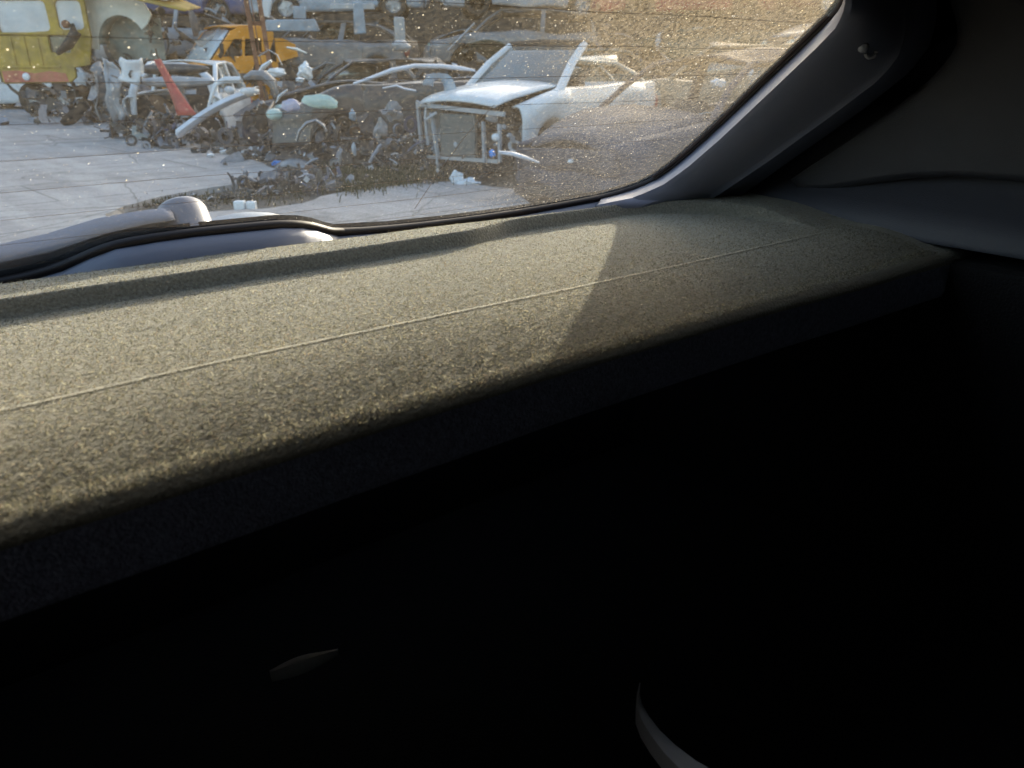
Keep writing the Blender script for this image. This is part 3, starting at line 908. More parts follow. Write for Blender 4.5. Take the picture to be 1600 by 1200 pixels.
def wreck(label, paintname, pos, phi, L=4.1, Wd=1.7, Ht=1.45, bonnet='on', front='full', wheels=(1, 1, 1, 1), glass=(1, 1), roof=True,
          damage=.03, tilt=(0, 0), z=0.0, doors=True, squash=1.0, seed=0, group=None, headlights=(1, 1), bumper=True, name='scrap_car', est=0.0, cat='car', glassmat=None, bonnetpaint=None):
    """one stripped car. local +x = nose, y = its left, z up. phi: heading in the view frame (270 = towards the viewer)"""
    st = random.getstate(); random.seed(seed * 31 + 5)
    root = empty(name, pos + Vector((0, 0, z)), label=label, cat=cat, group=group, rot=(tilt[0], tilt[1], math.radians(phi) - YAW))
    mt = P[paintname]
    xf, xr = L / 2, -L / 2
    xa = (xf - .80, xr + .72); R = .345
    xc = xf - 1.08                                   # cowl
    hw = lambda x: Wd / 2 * (1 - .13 * abs(x / (L / 2)) ** 5 - (.04 if x > xc else 0) * smooth01(xc, xf, x))
    def zbot(x):
        zb = .22
        for a in xa:
            if abs(x - a) < R: zb = max(zb, .30 + math.sqrt(R * R - (x - a) ** 2))
        return zb
    def zbelt(x):
        if x > xc: return .93 - .24 * smooth01(xc - .1, xf + .25, x)
        return .93 + .04 * smooth01(xc, xr, x)
    S = squash
    a_only = roof == 'screen'
    cols = sorted(set([round(xr + L * i / 34, 3) for i in range(35)] + [round(a + R * t, 3) for a in xa for t in (-1.001, -.98, -.9, -.75, .75, .9, .98, 1.001)]))
    if front == 'none': cols = [c for c in cols if c < xc + .22]
    if front == 'strip': cols = [c for c in cols if c < xf - .22]
    vprof = [(0, .965), (.12, .99), (.35, 1.005), (.6, 1.0), (.72, 1.008), (.88, .985), (1, .94)]
    body = MB()
    for sg in (1, -1):
        rows = []
        for x in cols:
            zb, zt = zbot(x), zbelt(x)
            rows.append([(x, sg * hw(x) * q, (zb + (zt - zb) * t) * S) for t, q in vprof] + [(x, sg * hw(x) * .87, (zt + .015) * S), (x, sg * hw(x) * .80, (zt + .0) * S)])
        body.grid(rows)
        for a in xa:                                 # inner arch liners
            if a > cols[-1]: continue
            rows = []
            for q in range(9):
                an = PI * q / 8
                rows.append([(a + R * math.cos(an), sg * hw(a) * .96, (.30 + R * math.sin(an)) * S), (a + R * .96 * math.cos(an), sg * (hw(a) - .3), (.30 + R * math.sin(an)) * S)])
            body.grid(rows)
    # tail panel
    rows = []
    for t in (.25, .4, .6, .8, .97):
        rows.append([(xr - .05 * math.sin(PI * t) - .04 * (1 - (y_ / 1) ** 2), y_ * hw(xr) * .965, t * S) for y_ in [-1 + q / 5 for q in range(11)]])
    body.grid(rows)
    if front == 'full':
        rows = []
        for t in (.5, .58, .66, .69):
            rows.append([(xf + .06 * (1 - y_ ** 2) - .02, y_ * hw(xf) * .965, t * S) for y_ in [-1 + q / 5 for q in range(11)]])
        body.grid(rows)
    body.warp(damage, 1.1, seed)
    body.build('body', mt, root, solid=.025)
    # floor, bulkhead, dash
    tub = MB()
    tub.box((-.3, 0, .28 * S), (L - 1.6, Wd * .86, .06))
    tub.box((xc - .02, 0, .6 * S), (.06, Wd * .84, .6 * S))
    tub.box((xc - .25, 0, .86 * S), (.45, Wd * .8, .14))
    tub.box((xr + .55, 0, .55 * S), (.9, Wd * .8, .06))
    tub.build('floor_pan', M_inner, root, smooth=False)
    if roof:
        Hh = Ht * S
        xA, xB_, xC = xc - .62, xr + .62 - est * .4, xr + .12
        b0 = lambda sg: Vector((xc + .05, sg * hw(xc) * .88, .93 * S)); a1 = lambda sg: Vector((xA, sg * Wd / 2 * .70, Hh - .03))
        m1 = lambda sg: Vector(((xA + xB_) / 2 - .05, sg * Wd / 2 * .72, Hh)); c1 = lambda sg: Vector((xB_, sg * Wd / 2 * .69, Hh - .05)); c0 = lambda sg: Vector((xC, sg * hw(xr) * .88, .96 * S))
        fr = MB()
        for sg in (1, -1):
            if a_only:
                MB().tube([b0(sg) + Vector((.1, 0, -.03)), b0(sg), b0(sg).lerp(a1(sg), .5) + Vector((.02, 0, .03)), a1(sg)], [.06, .06, .055, .05], 8, flat=.7).warp(damage, 1.1, seed).build('pillar', mt, root)
                continue
            p = [b0(sg), b0(sg).lerp(a1(sg), .5) + Vector((.02, 0, .03)), a1(sg), m1(sg), c1(sg), c1(sg).lerp(c0(sg), .5) + Vector((-.03, 0, .03)), c0(sg)]
            fr.tube(p, [.045, .042, .045, .045, .06, .075, .09], 8, flat=.7)
            xb = (xA + xB_) / 2 + .1
            fr.bar((xb, sg * hw(0) * .9, .92 * S), (xb - .06, sg * Wd / 2 * .73, Hh - .01), .11, .05, (0, 1, 0))
        if not a_only: fr.warp(damage, 1.1, seed); fr.build('pillars', mt, root)
        if a_only: fr_ = MB().tube([a1(1), a1(1).lerp(a1(-1), .5) + Vector((.03, 0, .02)), a1(-1)], .04, 8).build('roof_header', M_inner, root)
        rf = MB(); rows = []
        for t in range(9):
            x = xA + (xB_ - xA) * t / 8
            rows.append([(x, y_ * Wd / 2 * .72, Hh - .035 + .05 * (1 - y_ ** 2) + .03 * math.sin(PI * t / 8)) for y_ in [-1 + q / 4 for q in range(9)]])
        rf.grid(rows); rf.warp(damage * 1.5, 1.3, seed)
        if not a_only: rf.build('roof', mt, root, solid=.02)
        gm = glassmat or M_wglass
        if glass[0]:
            rows = []
            for t in range(6):
                q = t / 5
                rows.append([b0(1).lerp(a1(1), q).lerp(b0(-1).lerp(a1(-1), q), y_ / 8) + Vector((.05 * math.sin(PI * y_ / 8), 0, .02 * math.sin(PI * q))) for y_ in range(9)])
            MB().grid(rows).warp(damage, 1.1, seed).build('windscreen', gm, root, solid=.006)
        if glass[1] and not a_only:
            rows = []
            for t in range(6):
                q = t / 5
                rows.append([c0(1).lerp(c1(1), q).lerp(c0(-1).lerp(c1(-1), q), y_ / 8) + Vector((-.04 * math.sin(PI * y_ / 8), 0, 0)) for y_ in range(9)])
            MB().grid(rows).warp(damage, 1.1, seed).build('rear_window', gm, root, solid=.006)
        if doors and not a_only:
            for sg in (1, -1):
                if rnd() < .6:
                    p = [(xc - .25, sg * hw(0) * .93, .96 * S), ((xA + xB_) / 2 + .17, sg * hw(0) * .93, .96 * S), ((xA + xB_) / 2 + .12, sg * Wd / 2 * .74, Hh - .05), (xA - .02, sg * Wd / 2 * .74, Hh - .06)]
                    MB().add(p, [(0, 1, 2, 3)]).warp(damage, 1.1, seed).build('side_window', gm, root, solid=.006)
    for sg in (1, -1):
        se = MB().box((.25, sg * .36, .5 * S), (.5, .46, .16)).box((-.02, sg * .36, .78 * S), (.14, .46, .55 * S), euler(0, -.2, 0), .85)
        if rnd() < .75: se.build('seat', M_seat, root, bevel=.04)
    # nose
    if front in ('full', 'strip'):
        en = MB(); lumps(en, xc + .1, xf - .3, -.5, .5, .35 * S, .74 * S, 26)
        en.build('engine', M_engine, root)
    elif front == 'none':
        en = MB(); lumps(en, xc + .1, xc + .75, -.55, .55, .3 * S, .8 * S, 30)
        en.build('engine', M_engine, root)
    if front == 'strip':
        MB().box((xf - .12, -.05, .46 * S), (.05, .52, .46)).build('radiator', M_radiator, root, bevel=.01)
        cm = MB().bar((xf - .08, -.62, .73 * S), (xf - .08, .62, .73 * S), .04, .045).bar((xf - .10, -.55, .2 * S), (xf - .10, .55, .2 * S), .04, .04)
        for y_ in (-.60, -.36, .36, .60): cm.bar((xf - .07, y_, .2 * S), (xf - .07 + ru(-.05, .05), y_ + ru(-.06, .06), ru(.5, .73) * S), .03, .04)
        cm.tube([(xf - .02, -.3, .7 * S), (xf + .05, -.42, .6 * S), (xf + .02, -.45, .35 * S)], .02, 6)
        lumps(cm, xf - .25, xf - .1, -.72, .72, .2 * S, .72 * S, 16, .04, .12); cm.warp(.07, 2.4, seed); cm.build('front_crossmember', P['silver'], root)
    if bumper and front == 'full':
        rows = []
        for t, o_ in ((.2, -.06), (.26, .03), (.4, .07), (.5, .05), (.55, -.02)):
            rows.append([(xf + o_ + .05 - .16 * abs(y_) ** 3, y_ * hw(xf - .1) * 1.02, t * S) for y_ in [-1 + q / 7 for q in range(15)]])
        MB().grid(rows).warp(damage * 1.6, 2, seed).build('bumper', mt, root, solid=.02)
        MB().box((xf + .085, 0, .33 * S), (.03, .9, .10)).build('grille', M_black, root)
    for sg, on in ((1, headlights[0]), (-1, headlights[1])):
        if on and front == 'full':
            MB().lump((xf - .06, sg * .56, .615 * S), (.12, .17, .075), 4, 2, .1).build('headlight', M_lens, root)
    for sg in (1, -1):
        if rnd() < .6: MB().lump((xr - .02, sg * .62, .72 * S), (.07, .10, .14), 5, 2, .1).build('tail_light', M_redplastic, root)
        if rnd() < .4 and roof: MB().lump((xc - .12, sg * (hw(xc) + .09), 1.0 * S), (.06, .10, .07), 6, 2, .1).build('mirror', mt, root)
    if bonnet != 'off' and front != 'none':
        rows = []
        for t in range(9):
            x = xc + (xf - .03 - xc) * t / 8
            rows.append([Vector((x - xc, y_ * hw(x) * .83, zbelt(x) + .02 + .05 * (1 - y_ ** 2) - .05 * smooth01(.8, 1, t / 8))) for y_ in [-1 + q / 5 for q in range(11)]])
        an = {'on': 0.0, 'popped': -.07, 'open': -.9}[bonnet]
        Mx = Matrix.Rotation(an, 3, 'Y')
        z0 = .93
        rows = [[Mx @ (p - Vector((0, 0, z0))) + Vector((xc, 0, z0 * S + (.02 if an else 0))) for p in r] for r in rows]
        MB().grid(rows).warp(damage, 1.2, seed + 3).build('bonnet', P[bonnetpaint] if bonnetpaint else mt, root, solid=.022)
    k = 0
    for a in xa:
        for sg in (1, -1):
            if wheels[k] and not (front == 'none' and a > 0 and k < 0): wheel(root, a, sg * (Wd / 2 - .12), .30 * S, rim=rnd() < .8)
            k += 1
    random.setstate(st)
    return root

GS = 'scrap cars piled along the yard'
# the white car with its bonnet ajar, nose towards us
def place(px, py, phi, L, front_at=True):
    """centre of a car whose nose stands at a ground pixel"""
    g = ground(px, py)
    a = math.radians(phi) - YAW
    return g - Vector((math.cos(a), math.sin(a), 0)) * (L / 2) if front_at else g
wreck('white car with its bonnet ajar over a bare radiator, front bumper gone', 'white', place(712, 280, 232, 3.3), 232, L=3.3, Wd=1.56, bonnet='popped', front='strip', roof='screen', wheels=(0, 0, 1, 1), damage=.02, seed=1, headlights=(0, 0), group=GS)
wreck('crumpled dark grey car under the dustiest glass, its pale bumper strip torn', 'soot', place(880, 322, 216, 3.9), 216, L=3.9, z=-.2, bonnet='on', damage=.09, glass=(0, 0), seed=2, wheels=(0, 0, 1, 1), headlights=(0, 0), group=GS)
wreck('dark car without bonnet left of the white car, one wheel arch bent', 'dark', place(436, 250, 192, 3.0), 192, L=3.0, bonnet='off', roof=False, front='full', damage=.13, seed=3, wheels=(0, 1, 0, 0), bumper=False, headlights=(1, 1), group=GS)
wsh = wreck('white car shell with an arched windscreen frame and stripped nose beside the yellow cab', 'white', place(250, 226, 274, 3.4), 274, L=3.4, z=-.22, bonnet='off', front='none', wheels=(0, 0, 0, 0), damage=.03, seed=4, Wd=1.6, group=GS, glass=(0, 1))
hx = 3.4 / 2 - 1.08
pts = [(hx + .12, -.80, .62), (hx + .06, -.79, .95), (hx - .05, -.70, 1.18), (hx - .2, -.50, 1.33), (hx - .28, -.2, 1.39), (hx - .28, .15, 1.39), (hx - .2, .48, 1.32), (hx - .05, .70, 1.17), (hx + .06, .79, .95), (hx + .12, .80, .72)]
MB().tube([(x_, y_ * .86, z_) for x_, y_, z_ in pts], [.05, .075, .095, .08, .07, .07, .075, .08, .07, .05], 10, flat=.8).build('windscreen_frame', P['white'], wsh)
wreck('white car cut by the left edge of the view beyond the yellow cab', 'white', ground(-45, 160), 200, L=3.9, seed=5, group=GS, damage=.015)

# rows and tiers of wrecks behind.  (label, paint, view r, view f, z, heading, options)
B = [
 ('dark hatchback shell on the ground between the orange van and the dark car', 'dark', -2.9, 16.2, 0, 200, dict(bonnet='off', roof=True, glass=(0, 0), wheels=(0, 0, 0, 0))),
 ('sage green car sunk behind the curved silver trim strip', 'sage', .2, 13.4, 0, 190, dict(bonnet='on', wheels=(0, 0, 0, 0), glass=(1, 0))),
 ('tan car half hidden beyond the windscreen of the bonnet-ajar white car', 'tan', 3.6, 13.9, 0, 170, dict(glass=(0, 0))),
 ('pale blue car low in the dust at the right edge of the rear window', 'paleblue', 4.6, 9.9, 0, 205, dict(bonnet='on')),
 ('blue car behind the pale blue one at the right', 'blue', 6.4, 12.6, 0, 175, dict(glass=(0, 0))),
 ('green car with raised bonnet in front of the rear stacks', 'green', .9, 17.0, 0, 215, dict(bonnet='open', glass=(0, 0))),
 ('grey car at ground level of the stack right of the rusty mast', 'grey', -4.2, 20.6, 0, 182, dict(glass=(0, 0), wheels=(0, 0, 0, 0))),
 ('grey car, second up in the stack right of the rusty mast', 'grey', -4.5, 20.8, 1.12, 176, dict(glass=(0, 0), wheels=(0, 0, 0, 0), squash=.85)),
 ('pale blue car, third up in the stack right of the rusty mast', 'paleblue', -4.1, 20.7, 2.2, 184, dict(glass=(0, 0), squash=.8)),
 ('dark car at ground level under the grey window frames', 'dark', .1, 20.9, 0, 178, dict(glass=(0, 0), wheels=(0, 0, 0, 0))),
 ('grey estate shell with empty window frames above the dark car', 'grey', .0, 20.6, 1.12, 181, dict(glass=(0, 0), wheels=(0, 0, 0, 0), est=1.0)),
 ('silver roofed shell topping the stack of empty window frames', 'silver', .3, 20.8, 2.25, 186, dict(glass=(0, 0), squash=.85)),
 ('black car at ground level below the red and white wreck', 'black', 4.4, 21.2, 0, 185, dict(glass=(0, 0))),
 ('green car in the middle of the stack with the red wreck on top', 'green', 4.6, 21.0, 1.12, 174, dict(glass=(0, 0), wheels=(0, 0, 0, 0))),
 ('red car with a white wing on top of its stack', 'red', 4.0, 20.2, 2.15, 187, dict(glass=(0, 0), bonnetpaint='white', squash=.9)),
 ('tan car at the foot of the far right stack', 'tan', 8.9, 20.4, 0, 180, dict(glass=(0, 0))),
 ('silver car resting on the tan car at the far right', 'silver', 9.1, 20.6, 1.12, 186, dict(glass=(0, 0))),
 ('maroon car crowning the far right stack', 'maroon', 8.6, 20.5, 2.2, 175, dict(glass=(0, 0))),
 ('white car seen through grime at the upper right', 'white', 6.9, 15.9, 0, 195, dict(bonnet='off', glass=(0, 0))),
 ('grey car roof-dented on top of the grimy white one', 'grey', 7.0, 16.2, 1.15, 188, dict(glass=(0, 0), wheels=(0, 0, 0, 0))),
 ('dark blue car beyond the pillar at the far right', 'blue', 11.6, 17.2, 0, 182, dict(glass=(0, 0))),
 ('grey car stacked beyond the pillar at the far right', 'grey', 11.5, 17.4, 1.15, 178, dict(glass=(0, 0))),
 ('grey car below the silver one behind the cream arch panel', 'grey', -9.4, 23.2, 0, 184, dict(glass=(0, 0))),
 ('silver car above the cream arch panel', 'silver', -9.2, 23.0, 1.12, 176, dict(glass=(0, 0))),
 ('blue car on top of the pile above the cream arch panel', 'blue', -9.0, 23.1, 2.2, 183, dict(glass=(0, 0))),
 ('white car behind the yellow cab', 'white', -13.8, 23.6, 0, 181, dict()),
 ('red car roof to roof above the car behind the yellow cab', 'red', -13.6, 23.8, 1.15, 186, dict(glass=(0, 0))),
 ('silver car topping the pile behind the yellow cab', 'silver', -13.9, 23.7, 2.25, 178, dict(glass=(0, 0))),
]
for i, (lab, pn, r, f, z, phi, kw) in enumerate(B):
    o = dict(damage=.10, seed=20 + i, Wd=1.68, L=4.0, tilt=(ru(-.03, .03) * (z > 0), ru(-.04, .04) * (z > 0)))
    o.update(kw)
    if o.get('wheels') == (0, 0, 0, 0): z -= .2
    wreck(lab, pn, yard(r, f), phi, z=z, group=GS, **o)

# ------------------------------------------------------------------ yellow cab
yc = ground(92, 186)
root = empty('truck_cab', yc, label='scrapped yellow lorry cab with two pale windows and a red stripe', cat='truck cab', rz=-YAW + .04)
UM = lambda x0, y0, z0=0: Matrix(((1, 0, 0, x0), (0, 1, 0, y0), (0, 0, 1, z0), (0, 0, 0, 1)))
X0 = -1.02
wl = rrect(.13, 1.86, 1.26, 2.52, .1); wl = [(u - (.04 * (v - 1.9)), v + .06 * (u - .7) * (v < 2.2)) for u, v in wl]
wr2 = rrect(1.46, 1.92, 2.02, 2.52, .1)
niche = rrect(1.16, 1.44, 1.62, 1.80, .05)
out_ = [(-.05, .78), (1.45, .80), (1.62, .92), (1.62, 1.12), (1.98, 1.18), (2.12, 1.75), (2.12, 2.62), (1.9, 2.70), (.1, 2.74), (-.06, 2.66), (-.16, 1.8)]
MB().sheet(out_, [wl, wr2, niche], .08, UM(X0, 0)).build('front_panel', P['yellow'], root, smooth=False, bevel=.012)
MB().sheet([(u * 1.0, v) for u, v in rrect(.10, 1.83, 1.29, 2.55, .1)], [], .01, UM(X0, .05)).build('window', M_palerefl, root, smooth=False)
MB().sheet(rrect(1.44, 1.90, 2.04, 2.54, .1), [], .01, UM(X0, .05)).build('window', M_palerefl, root, smooth=False)
MB().sheet(rrect(1.14, 1.42, 1.64, 1.82, .05), [], .01, UM(X0, .07)).build('niche_glass', M_wglass, root, smooth=False)
MB().sheet([(-.02, .80), (1.44, .82), (1.40, 1.0), (1.05, 1.05), (.7, 1.0), (.35, 1.06), (-.03, 1.05)], [], .012, UM(X0, -.012)).build('red_stripe', pmat('stripe_red', (.50, .10, .09), rough=.5, dirt=.5, dirtcol=(.4, .3, .1)), root, smooth=False)
lm = MB().revolve([(.085, 0), (.08, .03), (.05, .05), (.001, .055)], Matrix.Translation((X0 + .50, -.012, .93)) @ Matrix.Rotation(PI / 2, 4, 'X'), 20)
lm.build('marker_lamp', M_whiteplastic, root)
rows = [[(X0 - .12 + .02 * k, y_, z_) for k, z_ in ((-1, .8), (-3, 1.6), (-2, 2.2), (0, 2.66))] for y_ in (0.08, .6, 1.3)]
MB().grid(rows).build('side_panel', P['tan'], root, solid=.03)
MB().box((X0 - .30, -.1, 2.02), (.06, .05, .62), euler(0, .07, 0)).box((X0 - .22, -.05, 1.76), (.2, .04, .04)).build('mirror', M_whiteplastic, root, bevel=.01)
MB().box((X0 + 1.0, .72, 2.70), (2.2, 1.35, .06), euler(.02, .01, 0)).build('roof', P['yellow'], root, bevel=.02)
lo = MB()
lo.mat = 0
for k in range(2): lo.box((X0 + .5 + .9 * k, .7, .55), (.12, 2.0, .16))
lumps(lo, X0, X0 + 1.9, .1, 1.6, .15, .75, 34, .1, .4)
lo.build('chassis', M_engine, root)
for k in (.15, 1.75): wheel(root, X0 + k, .9, .40, R=.40, wd=.26)
for k in range(5):                                         # bits of ridge trim on the face
    pass
rb = MB()
for u in (.32, .62, .92): rb.box((X0 + u, -.012, 1.45), (.05, .03, .62))
rb.box((X0 + .78, -.012, 1.84), (1.5, .03, .045)).box((X0 + .66, -.014, 1.14), (1.3, .03, .05))
rb.build('pressed_ribs', P['yellow'], root, bevel=.008)
MB().tube([(X0 + 1.86, -.25, 2.0), (X0 + 1.95, -.3, 1.85), (X0 + 1.75, -.35, 1.6), (X0 + 1.45, -.3, 1.42)], [.07, .12, .11, .05], 10).build('hanging_hose', M_black, root)
MB().lump((X0 + 1.72, -.2, 2.02), (.10, .08, .09), 3, 2, .2).build('rusty_cap', M_rust, root)
# cream arch panel beside it with its folded roof sheet
cr_ = ground(190, 184)
root = empty('van_body_section', cr_, label='cream cut off van body section with a round wheel arch, right of the yellow cab', cat='van body', rz=-YAW - .05)
ao = [(-.52, 1.55), (-.35, 2.62), (.0, 2.72), (.95, 2.62), (1.15, 2.25), (1.02, 2.05)] + [(.36 + .58 * math.cos(math.radians(a)), 1.62 + .62 * math.sin(math.radians(a))) for a in range(30, 181, 10)] + [(-.24, 1.5)]
MB().sheet(ao, [], .05, UM(0, 0)).build('arch_panel', P['cream'], root, smooth=False, bevel=.01)
rows = [[(.36 + .58 * math.cos(a), y_, 1.62 + .62 * math.sin(a)) for a in [math.radians(10 * k) for k in range(2, 19)]] for y_ in (.02, .25, .45)]
MB().grid(rows).build('arch_liner', P['sage'], root, solid=.02)
MB().sheet([(-.3, 1.3), (1.1, 1.3), (1.1, 2.2), (-.3, 2.2)], [], .03, UM(0, .48)).build('inner_panel', P['sage'], root, smooth=False)
rows = []
for t in range(7):
    u = -.75 + 2.75 * t / 6
    rows.append([(u, v - .9, 2.78 - .02 * t * t * .35 - .10 * smooth01(.55, 1, t / 6) + .28 * (v / 1.6) + .05 * math.sin(t * 1.3)) for v in (0, .3, .6, 1.0, 1.6)])
MB().grid(rows).warp(.04, 2, 3).build('roof_sheet', P['cream'], root, solid=.03)
rows = []
for t in range(6):
    u = .75 + 1.6 * t / 5
    rows.append([(u, -.95 + .3 * q, 2.62 - .07 * t + .13 * q * (1 - t / 7)) for q in (0, 1, 2, 3)])
MB().grid(rows).build('folded_edge', P['yellow'], root, solid=.03)
sc_ = MB(); lumps(sc_, .9, 2.6, .2, 1.2, 1.2, 2.4, 46, .06, .28); lumps(sc_, -.6, 2.3, -.2, 1.0, .1, 1.4, 70, .1, .42)
sc_.build('mechanical_parts', M_engine, root)

# ------------------------------------------------------------------ orange van
vg = at(356, 123, 19.6); vg.z = 0
root = empty('scrap_van', vg, label='bright orange van cab with a pale windscreen behind the white arched shell', cat='van', rz=math.radians(222) - YAW)
root.scale = (.93, .93, .95)
# local: +x nose, profile (x, z)
pr = [(1.35, .35), (1.38, .95), (1.10, 1.20), (.72, 1.32), (.16, 1.98), (-.05, 2.07), (-.95, 2.09), (-.95, 1.85), (-.80, 1.55), (-.78, 1.35), (-.98, 1.30), (-.98, .55), (-.72, .35), (.2, .35)] + arc(.85, .38, .36, 175, 5, 9)
win = [(.42, 1.42), (.10, 1.80), (-.62, 1.84), (-.60, 1.46)]
for sg in (1, -1):
    MB().sheet(pr, [win], .05, Matrix(((1, 0, 0, 0), (0, -sg, 0, sg * .88), (0, 0, 1, 0), (0, 0, 0, 1)))).build('side_panel', P['orange'], root, smooth=False, bevel=.012)
    if sg: MB().box((-.12, sg * .87, 1.62), (.07, .03, .52), euler(0, -.15, 0)).build('window_bar', P['orange'], root)
ws = MB().grid([[(.74 - .60 * t, -.80 * (1 - .07 * t) + 1.6 * (1 - .07 * t) * q / 6, 1.34 + .66 * t + .03 * math.sin(PI * q / 6)) for q in range(7)] for t in (0, .5, 1)])
M_pale = pmat('pale_screen', (.50, .58, .64), rough=.15, var=.1, coat=.5)
ws.build('windscreen', M_pale, root, solid=.01)
MB().grid([[(1.38 - .64 * t, -.85 + 1.7 * q / 6, .98 + .33 * math.sin(t * 1.35) + .05 * math.sin(PI * q / 6)) for q in range(7)] for t in (0, .3, .6, 1)]).build('bonnet', P['orange'], root, solid=.02)
MB().grid([[(.15 - 1.1 * t, -.86 + 1.72 * q / 8, 2.0 + .10 * math.sin(PI * (.2 + .55 * t)) + .05 * math.sin(PI * q / 8)) for q in range(9)] for t in (0, .25, .5, .75, 1)]).build('roof', P['orange'], root, solid=.03)
MB().box((-.88, 0, 1.2), (.04, 1.66, 1.5)).box((.2, 0, .5), (2.0, 1.5, .1)).box((-.3, .4, 1.0), (.5, .5, .8)).box((-.3, -.4, 1.0), (.5, .5, .8)).build('cab_interior', M_inner, root)
MB().sheet([(-.98, 1.30), (-1.65, 1.46), (-1.75, 1.62), (-1.2, 1.85), (-.98, 1.85)], [], .04, Matrix(((1, 0, 0, 0), (0, -1, 0, .86), (0, 0, 1, 0), (0, 0, 0, 1)))).build('rear_flap', P['orange'], root, smooth=False)
MB().box((0.5, .885, 1.12), (.9, .012, .02)).box((-.55, .885, 1.22), (.16, .02, .035)).build('door_seam', M_black, root)
MB().tube([(.55, 1.0, 1.42), (.52, 1.08, 1.5), (.5, 1.08, 1.7)], .05, 8).build('mirror', M_black, root)

# ------------------------------------------------------------------ rusty mast
mg = ground(398, 188); mg = yard(-5.0, 16.9)
root = empty('rusty_mast', mg, label='tall rusty iron mast of two rails standing in front of the orange van', cat='mast', rz=-YAW + .3, )
for dx in (-.12, .13):
    MB().box((dx, 0, 1.9), (.09, .10, 3.8)).box((dx, .06, 1.9), (.03, .10, 3.8)).build('rail', M_rust, root, bevel=.008)
br = MB()
for k in range(7): br.box((0, .02, .3 + .55 * k), (.2, .05, .07))
br.tube([(-.03, -.03, .2), (-.02, -.03, 3.7)], .012, 6)
br.build('cross_bars', M_rust, root)
MB().box((0, 0, .06), (.6, .5, .12)).build('foot', M_rust, root)
root.rotation_euler.y = -.05

# ------------------------------------------------------------------ loose parts, each its own thing
def loose(name, label, cat, mb, mat, pos, rot=(0, 0, 0), group=None, solid=0, bevel=0):
    o = mb.build(name, mat, None, solid=solid, bevel=bevel)
    o.location = pos; o.rotation_euler = rot
    return tag(o, label, cat, group)
vr = lambda z=0.0: -YAW + z
# long silver beam leaning to the right, and its bracket
a_, b_ = at(279, 208, 11.5), at(402, 141, 11.9)
d = b_ - a_
rows = []
for t in range(13):
    q = t / 12
    c = a_.lerp(b_, q) + Vector((0, 0, .07 * math.sin(PI * q)))
    rows.append([c + Vector((SY * v * .2, CY * v * .2, u * (.62 + .2 * (1 - q)))) for v, u in ((.5, -.07), (-.3, -.075), (-.6, -.01), (-.4, .06), (.2, .085), (.5, .07))])
loose('long_bumper', 'long silver bumper leaning up to the right before the white arched shell', 'bumper', MB().grid(rows), P['bright'], (0, 0, 0), solid=.012)
pts = [at(326, 168, 12.2), at(331, 148, 12.2), at(338, 131, 12.25), at(352, 125, 12.3), at(376, 125, 12.35)]
loose('bent_hoop', 'thin white bent frame rising from the silver bumper', 'frame', MB().tube(pts, [.025, .025, .035, .05, .05], 8), P['white'], (0, 0, 0))
loose('trim_piece', 'white oval trim piece at the top end of the silver bumper', 'trim', MB().lump(at(390, 143, 11.8), (.14, .06, .06), 2, 2, .2), M_whiteplastic, (0, 0, 0))
# red strut across the white shell
p0, p1 = at(246, 93, 12.4), at(293, 180, 12.1)
rows = []
for t in range(9):
    q = t / 8
    c = p0.lerp(p1, q); hw_ = .045 + .10 * q ** 2.2
    rows.append([c + Vector((CY * s * hw_, -SY * s * hw_, 0)) + Vector((SY, CY, 0)) * (-.03 * (1 - s * s)) for s in (-1, -.5, 0, .5, 1)])
loose('red_strut', 'dull red tapering strut leaning inside the white arched shell', 'strut', MB().grid(rows), M_redplastic, (0, 0, 0), solid=.03)
# dark oval panel seen under the arch
for (px, py, D, sx, sz, mt, lab) in ((268, 108, 13.6, .62, .09, P['dark'], 'dark oval panel under the white arch'), (275, 128, 13.3, .62, .085, P['silver'], 'long silver spoiler lying under the white arch')):
    mb = MB().lump((0, 0, 0), (sx, .12, sz), 3, 3, .08)
    loose('metal_sheet', lab, 'panel', mb, mt, at(px, py, D), (0, 0, vr(.05)))
# stacked silver doors left of the white shell
for k, (px, py, w_, h_, D, rz_, lab, mt) in enumerate(((160, 146, .26, .85, 13.4, 1.0, 'grey door shell standing at the corner of the yellow cab', 'grey'), (180, 142, .24, .88, 13.1, .7, 'silver door shell beside the grey one, upright', 'silver'), (203, 112, .34, .36, 12.9, .3, 'crumpled white wing on top of the upright doors', 'white'))):
    root = empty('door_shell', at(px, py, D), label=lab, cat='car door', rot=(.12, .1 * (k - 1), vr(rz_)))
    rows = [[Vector((w_ * (v / 5 - .5) * (1 - .25 * abs(u / 8 - .5)), .06 * math.sin(v * .9 + k) + .05 * math.sin(u * .8 + k * 2), h_ * (u / 8 - .5))) for v in range(6)] for u in range(9)]
    MB().grid(rows).warp(.13, 4, k).build('skin', P[mt], root, solid=.02)
    mb = MB(); lumps(mb, -w_ * .4, w_ * .4, .05, .14, -h_ * .45, h_ * .3, 12, .04, .14)
    mb.build('inner_parts', M_engine, root)
